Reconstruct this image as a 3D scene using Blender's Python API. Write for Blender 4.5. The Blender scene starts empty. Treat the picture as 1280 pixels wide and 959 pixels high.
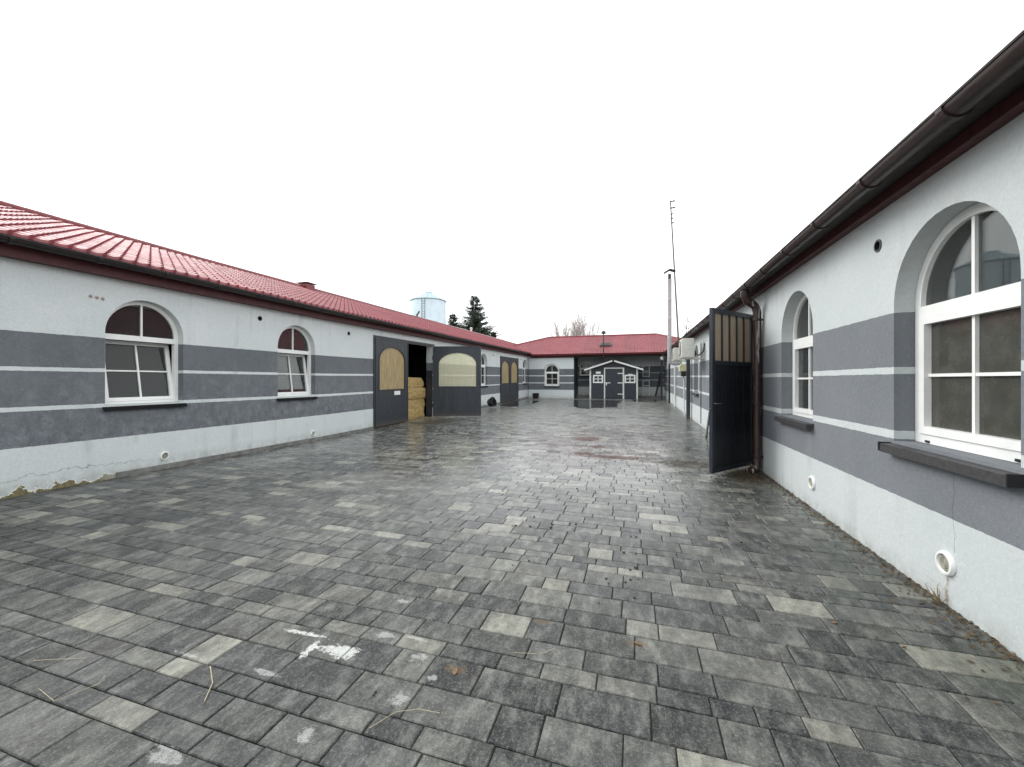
import bpy, bmesh, math, random
from mathutils import Vector, Matrix, noise as mnoise
from mathutils.geometry import delaunay_2d_cdt
random.seed(7)
SC = bpy.context.scene
PI = math.pi
# ------------------------------------------------------------------ camera
cd = bpy.data.cameras.new('camera'); cam = bpy.data.objects.new('camera', cd)
SC.collection.objects.link(cam); SC.camera = cam
cam.location = (0, 0, 1.6); cam.rotation_euler = (PI/2, 0, math.radians(17.063))
cd.sensor_width = 36; cd.lens = 36*505/1280; cd.shift_y = -3.5/1280
cd.clip_start = 0.05; cd.clip_end = 3000
# ------------------------------------------------------------------ light
SUN_EL, SUN_AZ = 38, 285          # degrees; overcast, so the sun is only a soft bias
W = bpy.data.worlds.new("World"); SC.world = W; W.use_nodes = True
wn = W.node_tree.nodes; wl = W.node_tree.links
sky = wn.new('ShaderNodeTexSky'); sky.sky_type = 'NISHITA'; sky.sun_disc = False
sky.sun_elevation = math.radians(SUN_EL); sky.sun_rotation = math.radians(SUN_AZ)
sky.dust_density = 4
hs = wn.new('ShaderNodeHueSaturation'); hs.inputs['Saturation'].default_value = 0.12
wl.new(sky.outputs[0], hs.inputs['Color'])
mx = wn.new('ShaderNodeMixRGB'); mx.inputs['Fac'].default_value = 0.85   # cloud deck over the sky
wl.new(hs.outputs[0], mx.inputs['Color1']); mx.inputs['Color2'].default_value = (11.5, 11.9, 12.1, 1)
bg = wn['Background']; bg.inputs['Strength'].default_value = 0.11
wl.new(mx.outputs[0], bg.inputs['Color'])
sl = bpy.data.lights.new('sun', 'SUN'); sl.energy = 1.15; sl.angle = math.radians(30); sl.color = (1, .97, .93)
so = bpy.data.objects.new('sun', sl); SC.collection.objects.link(so)
_e, _a = math.radians(SUN_EL), math.radians(SUN_AZ)
so.rotation_euler = Vector((math.sin(_a)*math.cos(_e), math.cos(_a)*math.cos(_e), math.sin(_e))).to_track_quat('Z', 'Y').to_euler()
SC.view_settings.view_transform = 'Standard'; SC.view_settings.look = 'None'
SC.view_settings.exposure = 0.66; SC.view_settings.gamma = 1
SC.cycles.max_bounces = 8; SC.cycles.transparent_max_bounces = 12

# ------------------------------------------------------------------ helpers
Y0, RK = 9.3, 0.0106
def ramp(y): return max(0.0, y-Y0)*RK            # the yard climbs gently towards the back
WLOC = {}
def cmass(vs):
    xs = [p[0] for p in vs]; ys = [p[1] for p in vs]; zs = [p[2] for p in vs]
    return Vector(((min(xs)+max(xs))/2, (min(ys)+max(ys))/2, min(zs)))
class MB:
    def __init__(s): s.v = []; s.f = []; s.tone = []
    def add(s, vs, fs, tone=None):
        o = len(s.v); s.v += [tuple(p) for p in vs]
        s.f += [tuple(i+o for i in f) for f in fs]
        if tone is not None: s.tone += [tone]*len(fs)
    def box(s, a, b, mp=None):
        vs = [(x, y, z) for x in (a[0], b[0]) for y in (a[1], b[1]) for z in (a[2], b[2])]
        if mp: vs = [mp(*p) for p in vs]
        s.add(vs, [(0, 1, 3, 2), (4, 6, 7, 5), (0, 4, 5, 1), (2, 3, 7, 6), (0, 2, 6, 4), (1, 5, 7, 3)])
    def tube(s, path, r, n=8, caps=True):
        path = [Vector(p) for p in path]; m = len(path)
        rs = r if isinstance(r, (list, tuple)) else [r]*m
        vs = []; up = None
        for i, p in enumerate(path):
            t = (path[min(i+1, m-1)]-path[max(i-1, 0)]).normalized()
            if up is None: up = t.orthogonal().normalized()
            up = (up - t*up.dot(t)).normalized(); w = t.cross(up)
            vs += [p+(up*math.cos(2*PI*k/n)+w*math.sin(2*PI*k/n))*rs[i] for k in range(n)]
        fs = [(i*n+k, i*n+(k+1) % n, (i+1)*n+(k+1) % n, (i+1)*n+k) for i in range(m-1) for k in range(n)]
        if caps: fs += [tuple(range(n))[::-1], tuple(range((m-1)*n, m*n))]
        s.add(vs, fs)
    def lathe(s, c, ax, prof, n=16):
        """prof: (radius, distance along ax) pairs"""
        ax = Vector(ax).normalized(); u = ax.orthogonal().normalized(); w = ax.cross(u); c = Vector(c); m = len(prof)
        vs = [c+ax*d+(u*math.cos(2*PI*k/n)+w*math.sin(2*PI*k/n))*r for r, d in prof for k in range(n)]
        fs = [(i*n+k, i*n+(k+1) % n, (i+1)*n+(k+1) % n, (i+1)*n+k) for i in range(m-1) for k in range(n)]
        fs += [tuple(range(n))[::-1], tuple(range((m-1)*n, m*n))]
        s.add(vs, fs)
    def build(s, name, mat, parent=None, smooth=False, rmp=True, recalc=True):
        vs = [Vector((p[0], p[1], p[2]+(ramp(p[1]) if rmp else 0))) for p in s.v]
        base = cmass(vs); me = bpy.data.meshes.new(name)
        me.from_pydata([p-base for p in vs], [], s.f)
        if s.tone:
            at = me.attributes.new('tone', 'FLOAT_COLOR', 'FACE')
            at.data.foreach_set('color', [c for t in s.tone for c in t])
        if recalc:
            bm = bmesh.new(); bm.from_mesh(me); bmesh.ops.recalc_face_normals(bm, faces=bm.faces); bm.to_mesh(me); bm.free()
        if smooth:
            me.polygons.foreach_set('use_smooth', [True]*len(me.polygons))
            me.set_sharp_from_angle(angle=math.radians(40))
        me.materials.append(mat)
        o = bpy.data.objects.new(name, me); SC.collection.objects.link(o)
        attach(o, parent, base); return o
def attach(o, parent, base):
    WLOC[o] = Vector(base)
    if parent is not None: o.parent = parent; o.location = Vector(base)-WLOC[parent]
    else: o.location = base
def tag(o, label=None, cat=None, group=None, kind=None):
    for k, v in (('label', label), ('category', cat), ('group', group), ('kind', kind)):
        if v: o[k] = v
    return o
def thing(name, loc, label, cat, group=None):
    o = bpy.data.objects.new(name, None); SC.collection.objects.link(o); o.empty_display_size = .2
    loc = Vector(loc); loc.z += ramp(loc.y) if loc.y < 45 else 0
    attach(o, None, loc); return tag(o, label, cat, group)
def dup(o, parent, base, mat_basis=None, name=None):
    c = o.copy(); SC.collection.objects.link(c); attach(c, parent, base); return c

# ------------------------------------------------------------------ materials
class NT:
    def __init__(s, name):
        s.m = bpy.data.materials.new(name); s.m.use_nodes = True; s.t = s.m.node_tree
        s.b = s.t.nodes['Principled BSDF']; s.out = s.t.nodes['Material Output']
    def n(s, typ, ins=None, **pr):
        nd = s.t.nodes.new('ShaderNode'+typ)
        for k, v in pr.items(): setattr(nd, k, v)
        for k, v in (ins or {}).items(): s.set(nd.inputs[k], v)
        return nd
    def set(s, sock, v):
        if isinstance(v, bpy.types.NodeSocket): s.t.links.new(v, sock)
        else: sock.default_value = (*v, 1) if (isinstance(v, tuple) and len(v) == 3 and sock.type == 'RGBA') else v
    def m_(s, op, a, b=0.0, c=0.0, clamp=False):
        nd = s.n('Math', {0: a, 1: b, 2: c}, operation=op); nd.use_clamp = clamp; return nd.outputs[0]
    def mix(s, f, a, b, bt='MIX'):
        return s.n('MixRGB', {'Fac': f, 'Color1': a, 'Color2': b}, blend_type=bt).outputs[0]
    def pos(s):
        if not hasattr(s, '_p'):
            g = s.n('NewGeometry'); s._p = g.outputs['Position']
            x = s.n('SeparateXYZ', {0: s._p}); s.x, s.y, s.z = x.outputs
        return s._p
    def noise(s, scale, detail=3, vec=None, rough=.5, sc=None):
        v = vec if vec is not None else s.pos()
        if sc: v = s.n('VectorMath', {0: v, 1: sc}, operation='MULTIPLY').outputs[0]
        return s.n('TexNoise', {'Vector': v, 'Scale': scale, 'Detail': detail, 'Roughness': rough}).outputs['Fac']
    def rng(s, v, a, b, c, d):
        return s.n('MapRange', {'Value': v, 'From Min': a, 'From Max': b, 'To Min': c, 'To Max': d}).outputs[0]
    def bump(s, h, strength=.2, dist=.01):
        s.set(s.b.inputs['Normal'], s.n('Bump', {'Height': h, 'Strength': strength, 'Distance': dist}).outputs[0])
    def P(s, **k):
        nm = dict(col='Base Color', rough='Roughness', metal='Metallic', spec='Specular IOR Level', ior='IOR', alpha='Alpha', coat='Coat Weight')
        for a, v in k.items(): s.set(s.b.inputs[nm[a]], v)
        return s
    def haxis(s):
        s.pos()
        return s.m_('SUBTRACT', s.z, s.m_('MULTIPLY', s.m_('MAXIMUM', s.m_('SUBTRACT', s.y, Y0), 0.0), RK))
def plain(name, col, rough=.6, metal=0, var=.12, scale=9, bump=0, bscale=80, spec=.5):
    t = NT(name); nz = t.noise(scale, 4)
    c = t.mix(t.rng(nz, .3, .7, 0, 1), tuple(x*(1-var) for x in col), tuple(min(1, x*(1+var)) for x in col))
    t.P(col=c, rough=t.rng(t.noise(scale*2.3, 3), .3, .7, max(.02, rough-.08), min(1, rough+.08)), metal=metal, spec=spec)
    if bump: t.bump(t.noise(bscale, 3), bump, .01)
    return t.m

def wall_material(name, top, s1, s2, bot, zoff=0., left=False, right=False):
    t = NT(name); h = t.haxis()
    h = t.m_('SUBTRACT', h, zoff)
    h = t.m_('ADD', h, t.rng(t.noise(14, 4), 0, 1, -.007, .007))
    inn = lambda lo, hi: t.m_('MULTIPLY', t.m_('GREATER_THAN', h, lo), t.m_('LESS_THAN', h, hi))
    dark = t.m_('MULTIPLY', inn(bot, top), t.m_('SUBTRACT', 1.0, t.m_('ADD', inn(*s1), inn(*s2))))
    big = t.noise(1.1, 5, rough=.6); fine = t.noise(38, 4, rough=.7)
    light = t.mix(t.rng(big, .35, .7, 0, 1), *(((.54, .585, .59), (.61, .645, .645)) if right else ((.66, .71, .715), (.74, .77, .77))))
    light = t.mix(t.rng(fine, .3, .7, .42, 0), light, (.42, .45, .455))
    grit = t.noise(95, 3, rough=.8); light = t.mix(t.rng(grit, .35, .6, .35, 0), light, (.40, .43, .43))
    d0, d1 = ((.165, .179, .197), (.199, .213, .232)) if right else ((.117, .129, .145), (.154, .167, .184))
    dk = t.mix(t.rng(big, .3, .7, 0, 1), d0, d1)
    if left:   # salt bloom on the damp lower band
        f2 = t.m_('MULTIPLY', t.rng(t.noise(6, 6, rough=.8), .44, .66, 0, .8), t.rng(h, 2.0, 1.0, .1, 1))
        st = t.noise(9, 4, sc=(1, 1, .25)); f2 = t.m_('MULTIPLY', f2, t.rng(st, .35, .6, .3, 1))
        dk = t.mix(f2, dk, (.29, .31, .34))
        f3 = t.m_('MULTIPLY', t.rng(t.noise(13, 5, rough=.7, sc=(1, 1, .45)), .5, .66, 0, .6), t.rng(h, 1.25, .7, 0, 1))
        dk = t.mix(f3, dk, (.075, .078, .092))
    dk = t.mix(t.rng(fine, .45, .8, 0, .5), dk, (.25, .265, .28)); dk = t.mix(t.rng(grit, .3, .55, .4, 0), dk, (.085, .09, .10))
    c = t.mix(dark, light, dk)
    # rain splash and dirt just above the ground
    sp = t.m_('MULTIPLY', t.rng(h, .0, .16 if right else .28, 1, 0), t.rng(t.noise(7, 5, rough=.7), .35, .7, 0, .6 if right else .85))
    c = t.mix(sp, c, (.22, .215, .18))
    # faint runs below the eaves and sills
    run = t.m_('MULTIPLY', t.rng(t.noise(5, 3, sc=(1, 1, .05)), .53, .72, 0, .34), t.rng(t.noise(2, 3), .4, .65, 0, 1))
    c = t.mix(run, c, (.25, .26, .25))
    bh = t.noise(130, 4, rough=.7)
    if left:   # plaster flaking off the foot of the wall, old render showing
        e = t.m_('ADD', h, t.rng(t.noise(4.5, 5, rough=.65), .2, .8, -.10, .14))
        nearby = t.rng(t.y, 4.7, 4.2, 0, 1)
        pe = t.m_('MULTIPLY', t.m_('LESS_THAN', e, .075), nearby)
        pe1 = t.m_('MULTIPLY', t.m_('LESS_THAN', e, .095), nearby)
        och = t.mix(t.rng(t.noise(25, 4), .35, .7, 0, 1), (.23, .20, .105), (.11, .10, .06))
        c = t.mix(pe1, c, (.70, .70, .66)); c = t.mix(pe, c, och)
        e2 = t.m_('ADD', h, t.rng(t.noise(3.1, 5, rough=.6), .2, .8, -.1, .1))
        cr = t.m_('MULTIPLY', t.m_('LESS_THAN', t.m_('ABSOLUTE', t.m_('SUBTRACT', e2, .24)), .004), t.rng(t.y, 5.2, 4.4, 0, .8))
        c = t.mix(cr, c, (.2, .19, .17))
        for k in range(3):   # rust bleeding from three old fixings
            d = t.n('VectorMath', {0: t.pos(), 1: (-8.2, 4.13+.075*k, 2.925-.006*k)}, operation='DISTANCE').outputs['Value']
            c = t.mix(t.m_('MULTIPLY', t.rng(t.m_('ADD', d, t.rng(t.noise(60), 0, 1, -.02, .02)), .012, .036, .8, 0), 1), c, (.17, .05, .03))
    if right:  # hairline crack below the near window sill
        wob = t.m_('ADD', t.rng(t.noise(5, 4, sc=(.01, .01, 1)), 0, 1, -.05, .05), 3.60)
        d = t.m_('ABSOLUTE', t.m_('SUBTRACT', t.y, wob))
        cr = t.m_('MULTIPLY', t.m_('LESS_THAN', d, t.rng(t.noise(30, 2), .3, .7, .0006, .0032)), inn(.40, .99))
        c = t.mix(t.m_('MULTIPLY', cr, .8), c, (.05, .05, .055))
        wob2 = t.m_('ADD', t.rng(t.noise(9, 4, sc=(.01, .01, 1)), 0, 1, -.04, .04), 3.665)
        d2 = t.m_('ABSOLUTE', t.m_('SUBTRACT', t.y, wob2))
        c = t.mix(t.m_('MULTIPLY', t.m_('MULTIPLY', t.rng(d2, .004, .022, .8, 0), inn(.02, .2)), t.rng(t.noise(40, 3), .4, .6, .2, 1)), c, (.25, .15, .06))
    t.P(col=c, rough=.85, spec=.25); t.bump(t.m_('ADD', bh, t.m_('MULTIPLY', t.noise(28, 3), .8)), .55, .007)
    return t.m

M = {}
M['wallL'] = wall_material('banded plaster west', 2.29, (1.74, 1.797), (1.17, 1.232), .665, left=True)
M['wallR'] = wall_material('banded plaster east', 2.185, (1.658, 1.717), (1.10, 1.173), .628, right=True)
M['wallB'] = wall_material('banded plaster back', 2.28, (1.72, 1.80), (1.16, 1.24), .66)
M['wallV'] = wall_material('banded plaster veranda', 2.28, (1.74, 1.79), (1.18, 1.23), .66, zoff=.2)
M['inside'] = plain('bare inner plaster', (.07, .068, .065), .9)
M['concrete'] = plain('plinth concrete', (.17, .17, .16), .9, var=.3, scale=6, bump=.3)
M['white'] = plain('white window plastic', (.78, .79, .77), .35, var=.06, scale=5)
M['oldwhite'] = plain('dirty white paint', (.66, .67, .64), .6, var=.15, scale=14)
M['sillblack'] = plain('black tiled sill', (.010, .010, .011), .75, var=.3, scale=30, spec=.2)
M['sill'] = plain('dark stone sill', (.045, .044, .046), .45, var=.3, scale=30, bump=.1)
M['ventring'] = plain('yellowed vent plastic', (.46, .44, .37), .6)
M['ventback'] = plain('dark vent recess', (.09, .085, .07), .8)  # dark tone stands for the shade inside the grille
M['rubber'] = plain('black rubber', (.012, .012, .013), .5)
def worn(name, c0, c1, wear, rough):
    t = NT(name); h = t.haxis(); st = t.noise(11, 5, sc=(1, 1, .10), rough=.65); n2 = t.noise(7, 5, rough=.7)
    c = t.mix(t.rng(st, .35, .65, 0, 1), c0, c1)
    low = t.m_('MULTIPLY', t.rng(h, .9, .1, 0, .55), t.rng(n2, .42, .65, 0, 1)); c = t.mix(low, c, wear)
    c = t.mix(t.m_('MULTIPLY', t.rng(h, .22, .03, 0, .7), t.rng(n2, .3, .6, .2, 1)), c, (.10, .085, .06))
    t.P(col=c, rough=t.rng(n2, .3, .7, rough-.08, rough+.12)); t.bump(st, .15, .004); return t.m
M['slate'] = worn('slate grey door paint', (.023, .028, .036), (.035, .042, .052), (.013, .016, .02), .5)
M['gate'] = plain('black gate paint', (.010, .012, .017), .42, var=.3, scale=8)
M['gateframe'] = plain('dark steel gate frame', (.022, .027, .036), .4, var=.2)
M['shed'] = plain('slate stained boards', (.030, .035, .046), .6, var=.2, scale=7)
M['brown'] = plain('brown steel gutter', (.026, .014, .012), .40, var=.3, scale=6)
M['gutterdark'] = plain('black brown gutter', (.016, .011, .010), .45, var=.3, scale=6)
M['fascia'] = plain('dark red fascia board', (.065, .012, .014), .6, var=.2)
M['soffit'] = plain('dark stained soffit', (.02, .012, .011), .7)
M['ac'] = plain('cream enamelled steel', (.62, .61, .55), .4, var=.08)
M['dark'] = plain('dark metal', (.02, .02, .022), .45)
M['steel'] = plain('stainless flue', (.40, .40, .40), .6, var=.12)
M['mast'] = plain('weathered mast steel', (.13, .125, .125), .5, metal=.6, var=.2)
M['galv'] = plain('galvanised silo steel', (.66, .81, .88), .5, metal=.05, var=.08, scale=1.2)
M['galvdark'] = plain('dull galvanised roof', (.40, .50, .55), .6, metal=.1, var=.08, scale=1.2)
M['cream'] = plain('pale yellow plastic', (.62, .60, .38), .5)
M['beam'] = plain('dark old timber', (.03, .026, .024), .8, var=.3)
M['bark'] = plain('grey bark', (.13, .115, .10), .9, var=.3)
M['birch'] = plain('pale twigs', (.42, .37, .35), .9, var=.3)
M['needle'] = plain('spruce needles', (.034, .052, .030), .7, var=.5, scale=2)
M['needle2'] = plain('pine needles', (.030, .048, .020), .7, var=.5, scale=2)
M['leaf'] = plain('evergreen leaves', (.04, .06, .025), .6, var=.4)
M['drygrass'] = plain('dry grass', (.25, .18, .08), .85, var=.3)
M['straw'] = plain('straw', (.40, .35, .24), .85, var=.25, scale=60)
M['straw2'] = plain('bright straw', (.62, .48, .24), .9, var=.3, scale=60)
M['leafdry'] = plain('dead leaf', (.17, .105, .05), .8, var=.4, scale=40)
M['litter'] = plain('leaf litter', (.085, .055, .028), .9, var=.5, scale=60)
M['dung'] = plain('dung', (.030, .024, .017), .9, var=.4, scale=50)
M['earth'] = plain('bare earth', (.10, .085, .06), .95, var=.3)
M['floor'] = plain('inner floor', (.16, .12, .07), .9, var=.3, scale=3)

t = NT('red glazed metal tile')
c = t.mix(t.rng(t.noise(1.3, 5, rough=.65), .35, .7, 0, 1), (.21, .034, .044), (.27, .052, .064))
c = t.mix(1.0, c, t.n('CombineXYZ', {k: t.rng(t.n('ObjectInfo').outputs['Random'], 0, 1, .88, 1.12) for k in (0, 1, 2)}).outputs[0], 'MULTIPLY')
c = t.mix(t.rng(t.noise(17, 4), .5, .8, 0, .35), c, (.14, .04, .042))
t.P(col=c, rough=t.rng(t.noise(3, 4), .3, .7, .42, .55), spec=.62); M['tile'] = t.m
M['ridge'] = plain('dark red ridge metal', (.16, .02, .024), .4, var=.2)

t = NT('straw bale')
t.pos(); f = t.noise(26, 6, rough=.85, sc=(.6, .6, 1.5)); g = t.noise(7, 4, sc=(1, 1, 2))
c = t.mix(t.rng(f, .36, .64, 0, 1), (.22, .14, .05), (.92, .70, .34)); c = t.mix(t.rng(g, .3, .7, .35, 0), c, (.24, .15, .055))
t.P(col=c, rough=.95, spec=.1); t.bump(f, .9, .03); M['bale'] = t.m

def glass(name, tint, dirt, dirtcol, refl=1.45, gr=.02):
    t = NT(name); t.t.nodes.remove(t.b)
    fr = t.n('Fresnel', {'IOR': refl}).outputs[0]
    tr = t.n('BsdfTransparent', {'Color': tint}); gl = t.n('BsdfGlossy', {'Roughness': gr, 'Color': (.95, .955, .95)})
    df = t.n('BsdfDiffuse', {'Color': t.mix(t.noise(30, 4), tuple(x*.7 for x in dirtcol), dirtcol)})
    fac = t.m_('MULTIPLY', t.rng(t.noise(7, 5, rough=.7), .25, .75, .5, 1), dirt)
    a = t.n('MixShader', {0: fac, 1: tr.outputs[0], 2: df.outputs[0]})
    b = t.n('MixShader', {0: t.m_('MULTIPLY', fr, .75, clamp=True), 1: a.outputs[0], 2: gl.outputs[0]})
    t.t.links.new(b.outputs[0], t.out.inputs[0]); return t.m
M['glass'] = glass('window glass', (.56, .58, .57), .26, (.125, .13, .13))
M['glassdirty'] = glass('grimy window glass', (.34, .34, .29), .8, (.118, .118, .102), gr=.10)
def poly(name, col, through, streak=0.25):
    t = NT(name); t.pos()
    st = t.noise(16, 4, sc=(1, 1, .12), rough=.6)
    c = t.mix(t.rng(st, .3, .7, 0, 1), tuple(x*(1-streak) for x in col), tuple(min(1, x*(1+streak)) for x in col))
    t.P(col=c, rough=.25)
    tl = t.n('BsdfTranslucent', {'Color': c}); tr = t.n('BsdfTransparent', {'Color': tuple(min(1, x*1.35) for x in col)})
    a = t.n('MixShader', {0: .35, 1: t.b.outputs[0], 2: tl.outputs[0]})
    b = t.n('MixShader', {0: through, 1: a.outputs[0], 2: tr.outputs[0]})
    t.t.links.new(b.outputs[0], t.out.inputs[0]); return t.m
M['polyyellow'] = poly('yellowed plastic sheet', (.56, .44, .245), .03)
M['polyclear'] = poly('clouded plastic sheet', (.80, .77, .64), .60, .06)
M['polybrown'] = poly('brown smoked plastic', (.42, .36, .285), .10, .12)

t = NT('concrete paver')
t.pos(); at = t.n('Attribute', attribute_name='tone'); tc = at.outputs['Color']; ta = at.outputs['Alpha']
off = t.n('CombineXYZ', {0: t.m_('MULTIPLY', ta, 37.), 1: t.m_('MULTIPLY', ta, 91.), 2: t.m_('MULTIPLY', ta, 13.)}).outputs[0]
pv = t.n('VectorMath', {0: t.pos(), 1: off}, operation='ADD').outputs[0]
stre = t.noise(5.5, 5, vec=pv, sc=(2.2, .8, 1), rough=.7)       # pressed melange streaks
spk = t.noise(150, 4, rough=.85); mid = t.noise(20, 5, vec=pv, rough=.75); mot = t.noise(62, 4, rough=.8); big = t.noise(.55, 4, rough=.6)
c = t.mix(t.rng(stre, .46, .68, 0, .85), tc, t.mix(.55, t.mix(1.0, tc, (2.2, 2.2, 2.1), 'MULTIPLY'), (.27, .27, .24)))
lo = t.noise(7.5, 4, vec=pv, sc=(1, .7, 1), rough=.65)      # light and dark halves within one stone
c = t.mix(t.rng(lo, .50, .68, 0, .8), c, t.mix(.6, t.mix(1.0, c, (1.9, 1.9, 1.85), 'MULTIPLY'), (.17, .172, .155)))
c = t.mix(t.rng(lo, .48, .32, 0, .75), c, t.mix(1.0, c, (.42, .44, .46), 'MULTIPLY'))
c = t.mix(t.rng(mid, .36, .62, .75, 0), c, t.mix(1.0, c, (.42, .43, .45), 'MULTIPLY'))
c = t.mix(t.rng(mot, .50, .72, 0, .75), c, t.mix(.55, t.mix(1.0, c, (1.9, 1.9, 1.85), 'MULTIPLY'), (.30, .30, .27)))
c = t.mix(t.rng(spk, .54, .74, 0, .7), c, t.mix(.6, c, (.40, .40, .37)))
c = t.mix(t.rng(spk, .47, .28, 0, .8), c, (.016, .017, .019))
wet = t.rng(big, .42, .62, 0, 1)                          # damp patches
c = t.mix(t.m_('MULTIPLY', wet, .35), c, t.mix(1.0, c, (.5, .52, .55), 'MULTIPLY'))
dn = t.rng(t.noise(34, 5, rough=.8), .2, .8, -.5, .5); dn2 = t.rng(t.noise(7, 5, rough=.7, sc=(1, 2.2, 1)), .2, .8, -.75, .75)
mud = []
def stain(c, items, col, amt, brk=.15):
    for (x, y, rx, ry) in items:
        v = t.n('VectorMath', {0: t.n('VectorMath', {0: t.pos(), 1: (x, y, 0)}, operation='SUBTRACT').outputs[0], 1: (1/rx, 1/ry, 0)}, operation='MULTIPLY').outputs[0]
        d = t.n('VectorMath', {0: v}, operation='LENGTH').outputs['Value']
        k = t.m_('ADD', d, t.m_('ADD', dn, dn2))
        if brk > .5: mud.append(t.rng(k, .80, .55, 0, 1))
        c = t.mix(t.m_('MULTIPLY', t.rng(k, .80, .55, 0, amt), t.m_('MULTIPLY', t.rng(mid, .3, .5, .4, 1), t.rng(spk, .36, .50, brk, 1))), c, col)
    return c
c = stain(c, [(-1.66, 1.985, .17, .06), (-2.0, 2.06, .22, .022), (-1.86, 1.93, .03, .13)], (.60, .61, .58), .85, .05)
c = stain(c, [(-1.62, 2.57, .05, .035), (-1.50, 2.2, .07, .04), (-1.2, 2.08, .07, .045), (-1.12, 1.78, .07, .06), (-1.92, 1.22, .12, .05), (-1.42, 1.47, .06, .05),
              (-1.95, 1.72, .12, .02), (-1.05, 1.95, .04, .03), (-2.5, 1.7, .12, .015), (-1.3, 2.22, .10, .015)], (.46, .47, .45), .55)
c = stain(c, [(-.45, 8.7, .95, .30), (-1.1, 8.95, .35, .35), (-1.25, 11.1, .5, .6), (-.9, 9.9, .4, .3)], (.075, .030, .024), .9, .7)
c = stain(c, [(.95, 8.4, .8, .55), (1.75, 7.7, .45, .8), (-7.2, 13.6, 1.0, 1.4)], (.04, .030, .018), .85, .7)
c = stain(c, [(-.95, 2.05, .08, .05), (.0, 2.57, .08, .05), (-.6, 2.62, .08, .04)], (.20, .12, .06), .35)
ml = t.m_('MULTIPLY', t.rng(t.x, 1.2, 2.1, 0, 1), t.rng(t.noise(1.6, 4), .35, .65, 0, .6))
c = t.mix(ml, c, (.05, .062, .042))
far = t.rng(t.y, 2.2, 7.5, 0, 1)
rg = t.rng(mid, .3, .7, .52, .66)
wt = t.m_('ADD', t.m_('MULTIPLY', wet, .15), t.m_('MULTIPLY', far, .85), clamp=True)
rg = t.m_('SUBTRACT', rg, t.m_('MULTIPLY', wt, t.rng(t.y, 10, 16, .42, .31)))
rg = t.m_('MAXIMUM', t.m_('ADD', rg, t.rng(ta, 0, 1, -.06, .06)), .12)
mk = mud[0]
for q in mud[1:]: mk = t.m_('MAXIMUM', mk, q)
rg = t.m_('ADD', rg, t.m_('MULTIPLY', mk, .40), clamp=True); wt = t.m_('MULTIPLY', wt, t.m_('SUBTRACT', 1.0, t.m_('MULTIPLY', mk, .85)))   # mud lies matt on the wet stone
t.P(col=c, rough=rg, spec=t.rng(wt, 0, 1, .22, 1.0), ior=t.rng(wt, 0, 1, 1.45, 1.75))
t.bump(t.m_('ADD', spk, t.m_('MULTIPLY', mid, 1.2)), t.rng(t.y, 3, 9, .40, .08), .004); M['paver'] = t.m
M['joint'] = plain('joint sand', (.022, .023, .018), .9, var=.4, scale=25)
t = NT('rain water'); t.P(col=(.018, .019, .019), rough=.05, ior=1.33, alpha=.72); t.bump(t.noise(5, 4, sc=(1, .5, 1)), .06, .004); M['water'] = t.m

# ------------------------------------------------------------------ facade frames and shared builders
def frame(O, T, N):
    O, T, N = Vector(O), Vector(T).normalized(), Vector(N).normalized()
    return lambda s, n, z: O+T*s+N*n+Vector((0, 0, z))
XL, XR, YB, YV = -8.2, 2.12, 31.0, 33.4
FL = frame((XL, 0, 0), (0, 1, 0), (1, 0, 0)); FR = frame((XR, 0, 0), (0, 1, 0), (-1, 0, 0))
FB = frame((0, YB, 0), (1, 0, 0), (0, -1, 0)); FV = frame((0, YV, 0), (1, 0, 0), (0, -1, 0))
def arch(s0, s1, z0, zsp, rise, n=20):
    c, r = (s0+s1)/2, (s1-s0)/2
    return [(s0, z0), (s1, z0)]+[(c+r*math.cos(PI*k/n), zsp+rise*math.sin(PI*k/n)) for k in range(n+1)]
def circ(s, z, r, n=14): return [(s+r*math.cos(2*PI*k/n), z+r*math.sin(2*PI*k/n)) for k in range(n)]
def rect(s0, s1, z0, z1): return [(s0, z0), (s1, z0), (s1, z1), (s0, z1)]
def inside(p, lp):
    r = False; j = len(lp)-1
    for i in range(len(lp)):
        (a, b), (c, d) = lp[i], lp[j]
        if (b > p[1]) != (d > p[1]) and p[0] < (c-a)*(p[1]-b)/(d-b)+a: r = not r
        j = i
    return r
def slab(mb, F, outer, holes, n0, n1, cuts=()):
    """plate with holes between depths n0 and n1 of a facade frame"""
    pts, ed = [], []
    def loop(lp):
        o = len(pts); pts.extend(Vector(p) for p in lp); k = len(lp); ed.extend((o+i, o+(i+1) % k) for i in range(k))
    loop(outer)
    for hh in holes: loop(hh)
    for (a, b) in cuts: o = len(pts); pts.extend((Vector(a), Vector(b))); ed.append((o, o+1))
    V, E, Fc, *_ = delaunay_2d_cdt(pts, ed, [], 1, 1e-5)
    keep = []
    for f in Fc:
        c = sum((V[i] for i in f), Vector((0, 0)))/len(f)
        if inside(c, outer) and not any(inside(c, hh) for hh in holes): keep.append(tuple(f))
    mb.add([F(p.x, n1, p.y) for p in V], keep); mb.add([F(p.x, n0, p.y) for p in V], [f[::-1] for f in keep])
    for lp in [outer]+list(holes):
        k = len(lp); mb.add([F(p[0], n1, p[1]) for p in lp]+[F(p[0], n0, p[1]) for p in lp], [(i, (i+1) % k, k+(i+1) % k, k+i) for i in range(k)])
def ringbar(mb, F, outer, inner, n0, n1):
    k = len(outer)
    vs = [F(p[0], n, p[1]) for n in (n1, n0) for lp in (outer, inner) for p in lp]
    fs = []
    for i in range(k):
        j = (i+1) % k
        fs += [(i, j, k+j, k+i), (2*k+i, 3*k+i, 3*k+j, 2*k+j), (i, 2*k+i, 2*k+j, j), (k+i, k+j, 3*k+j, 3*k+i)]
    mb.add(vs, fs)
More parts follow.
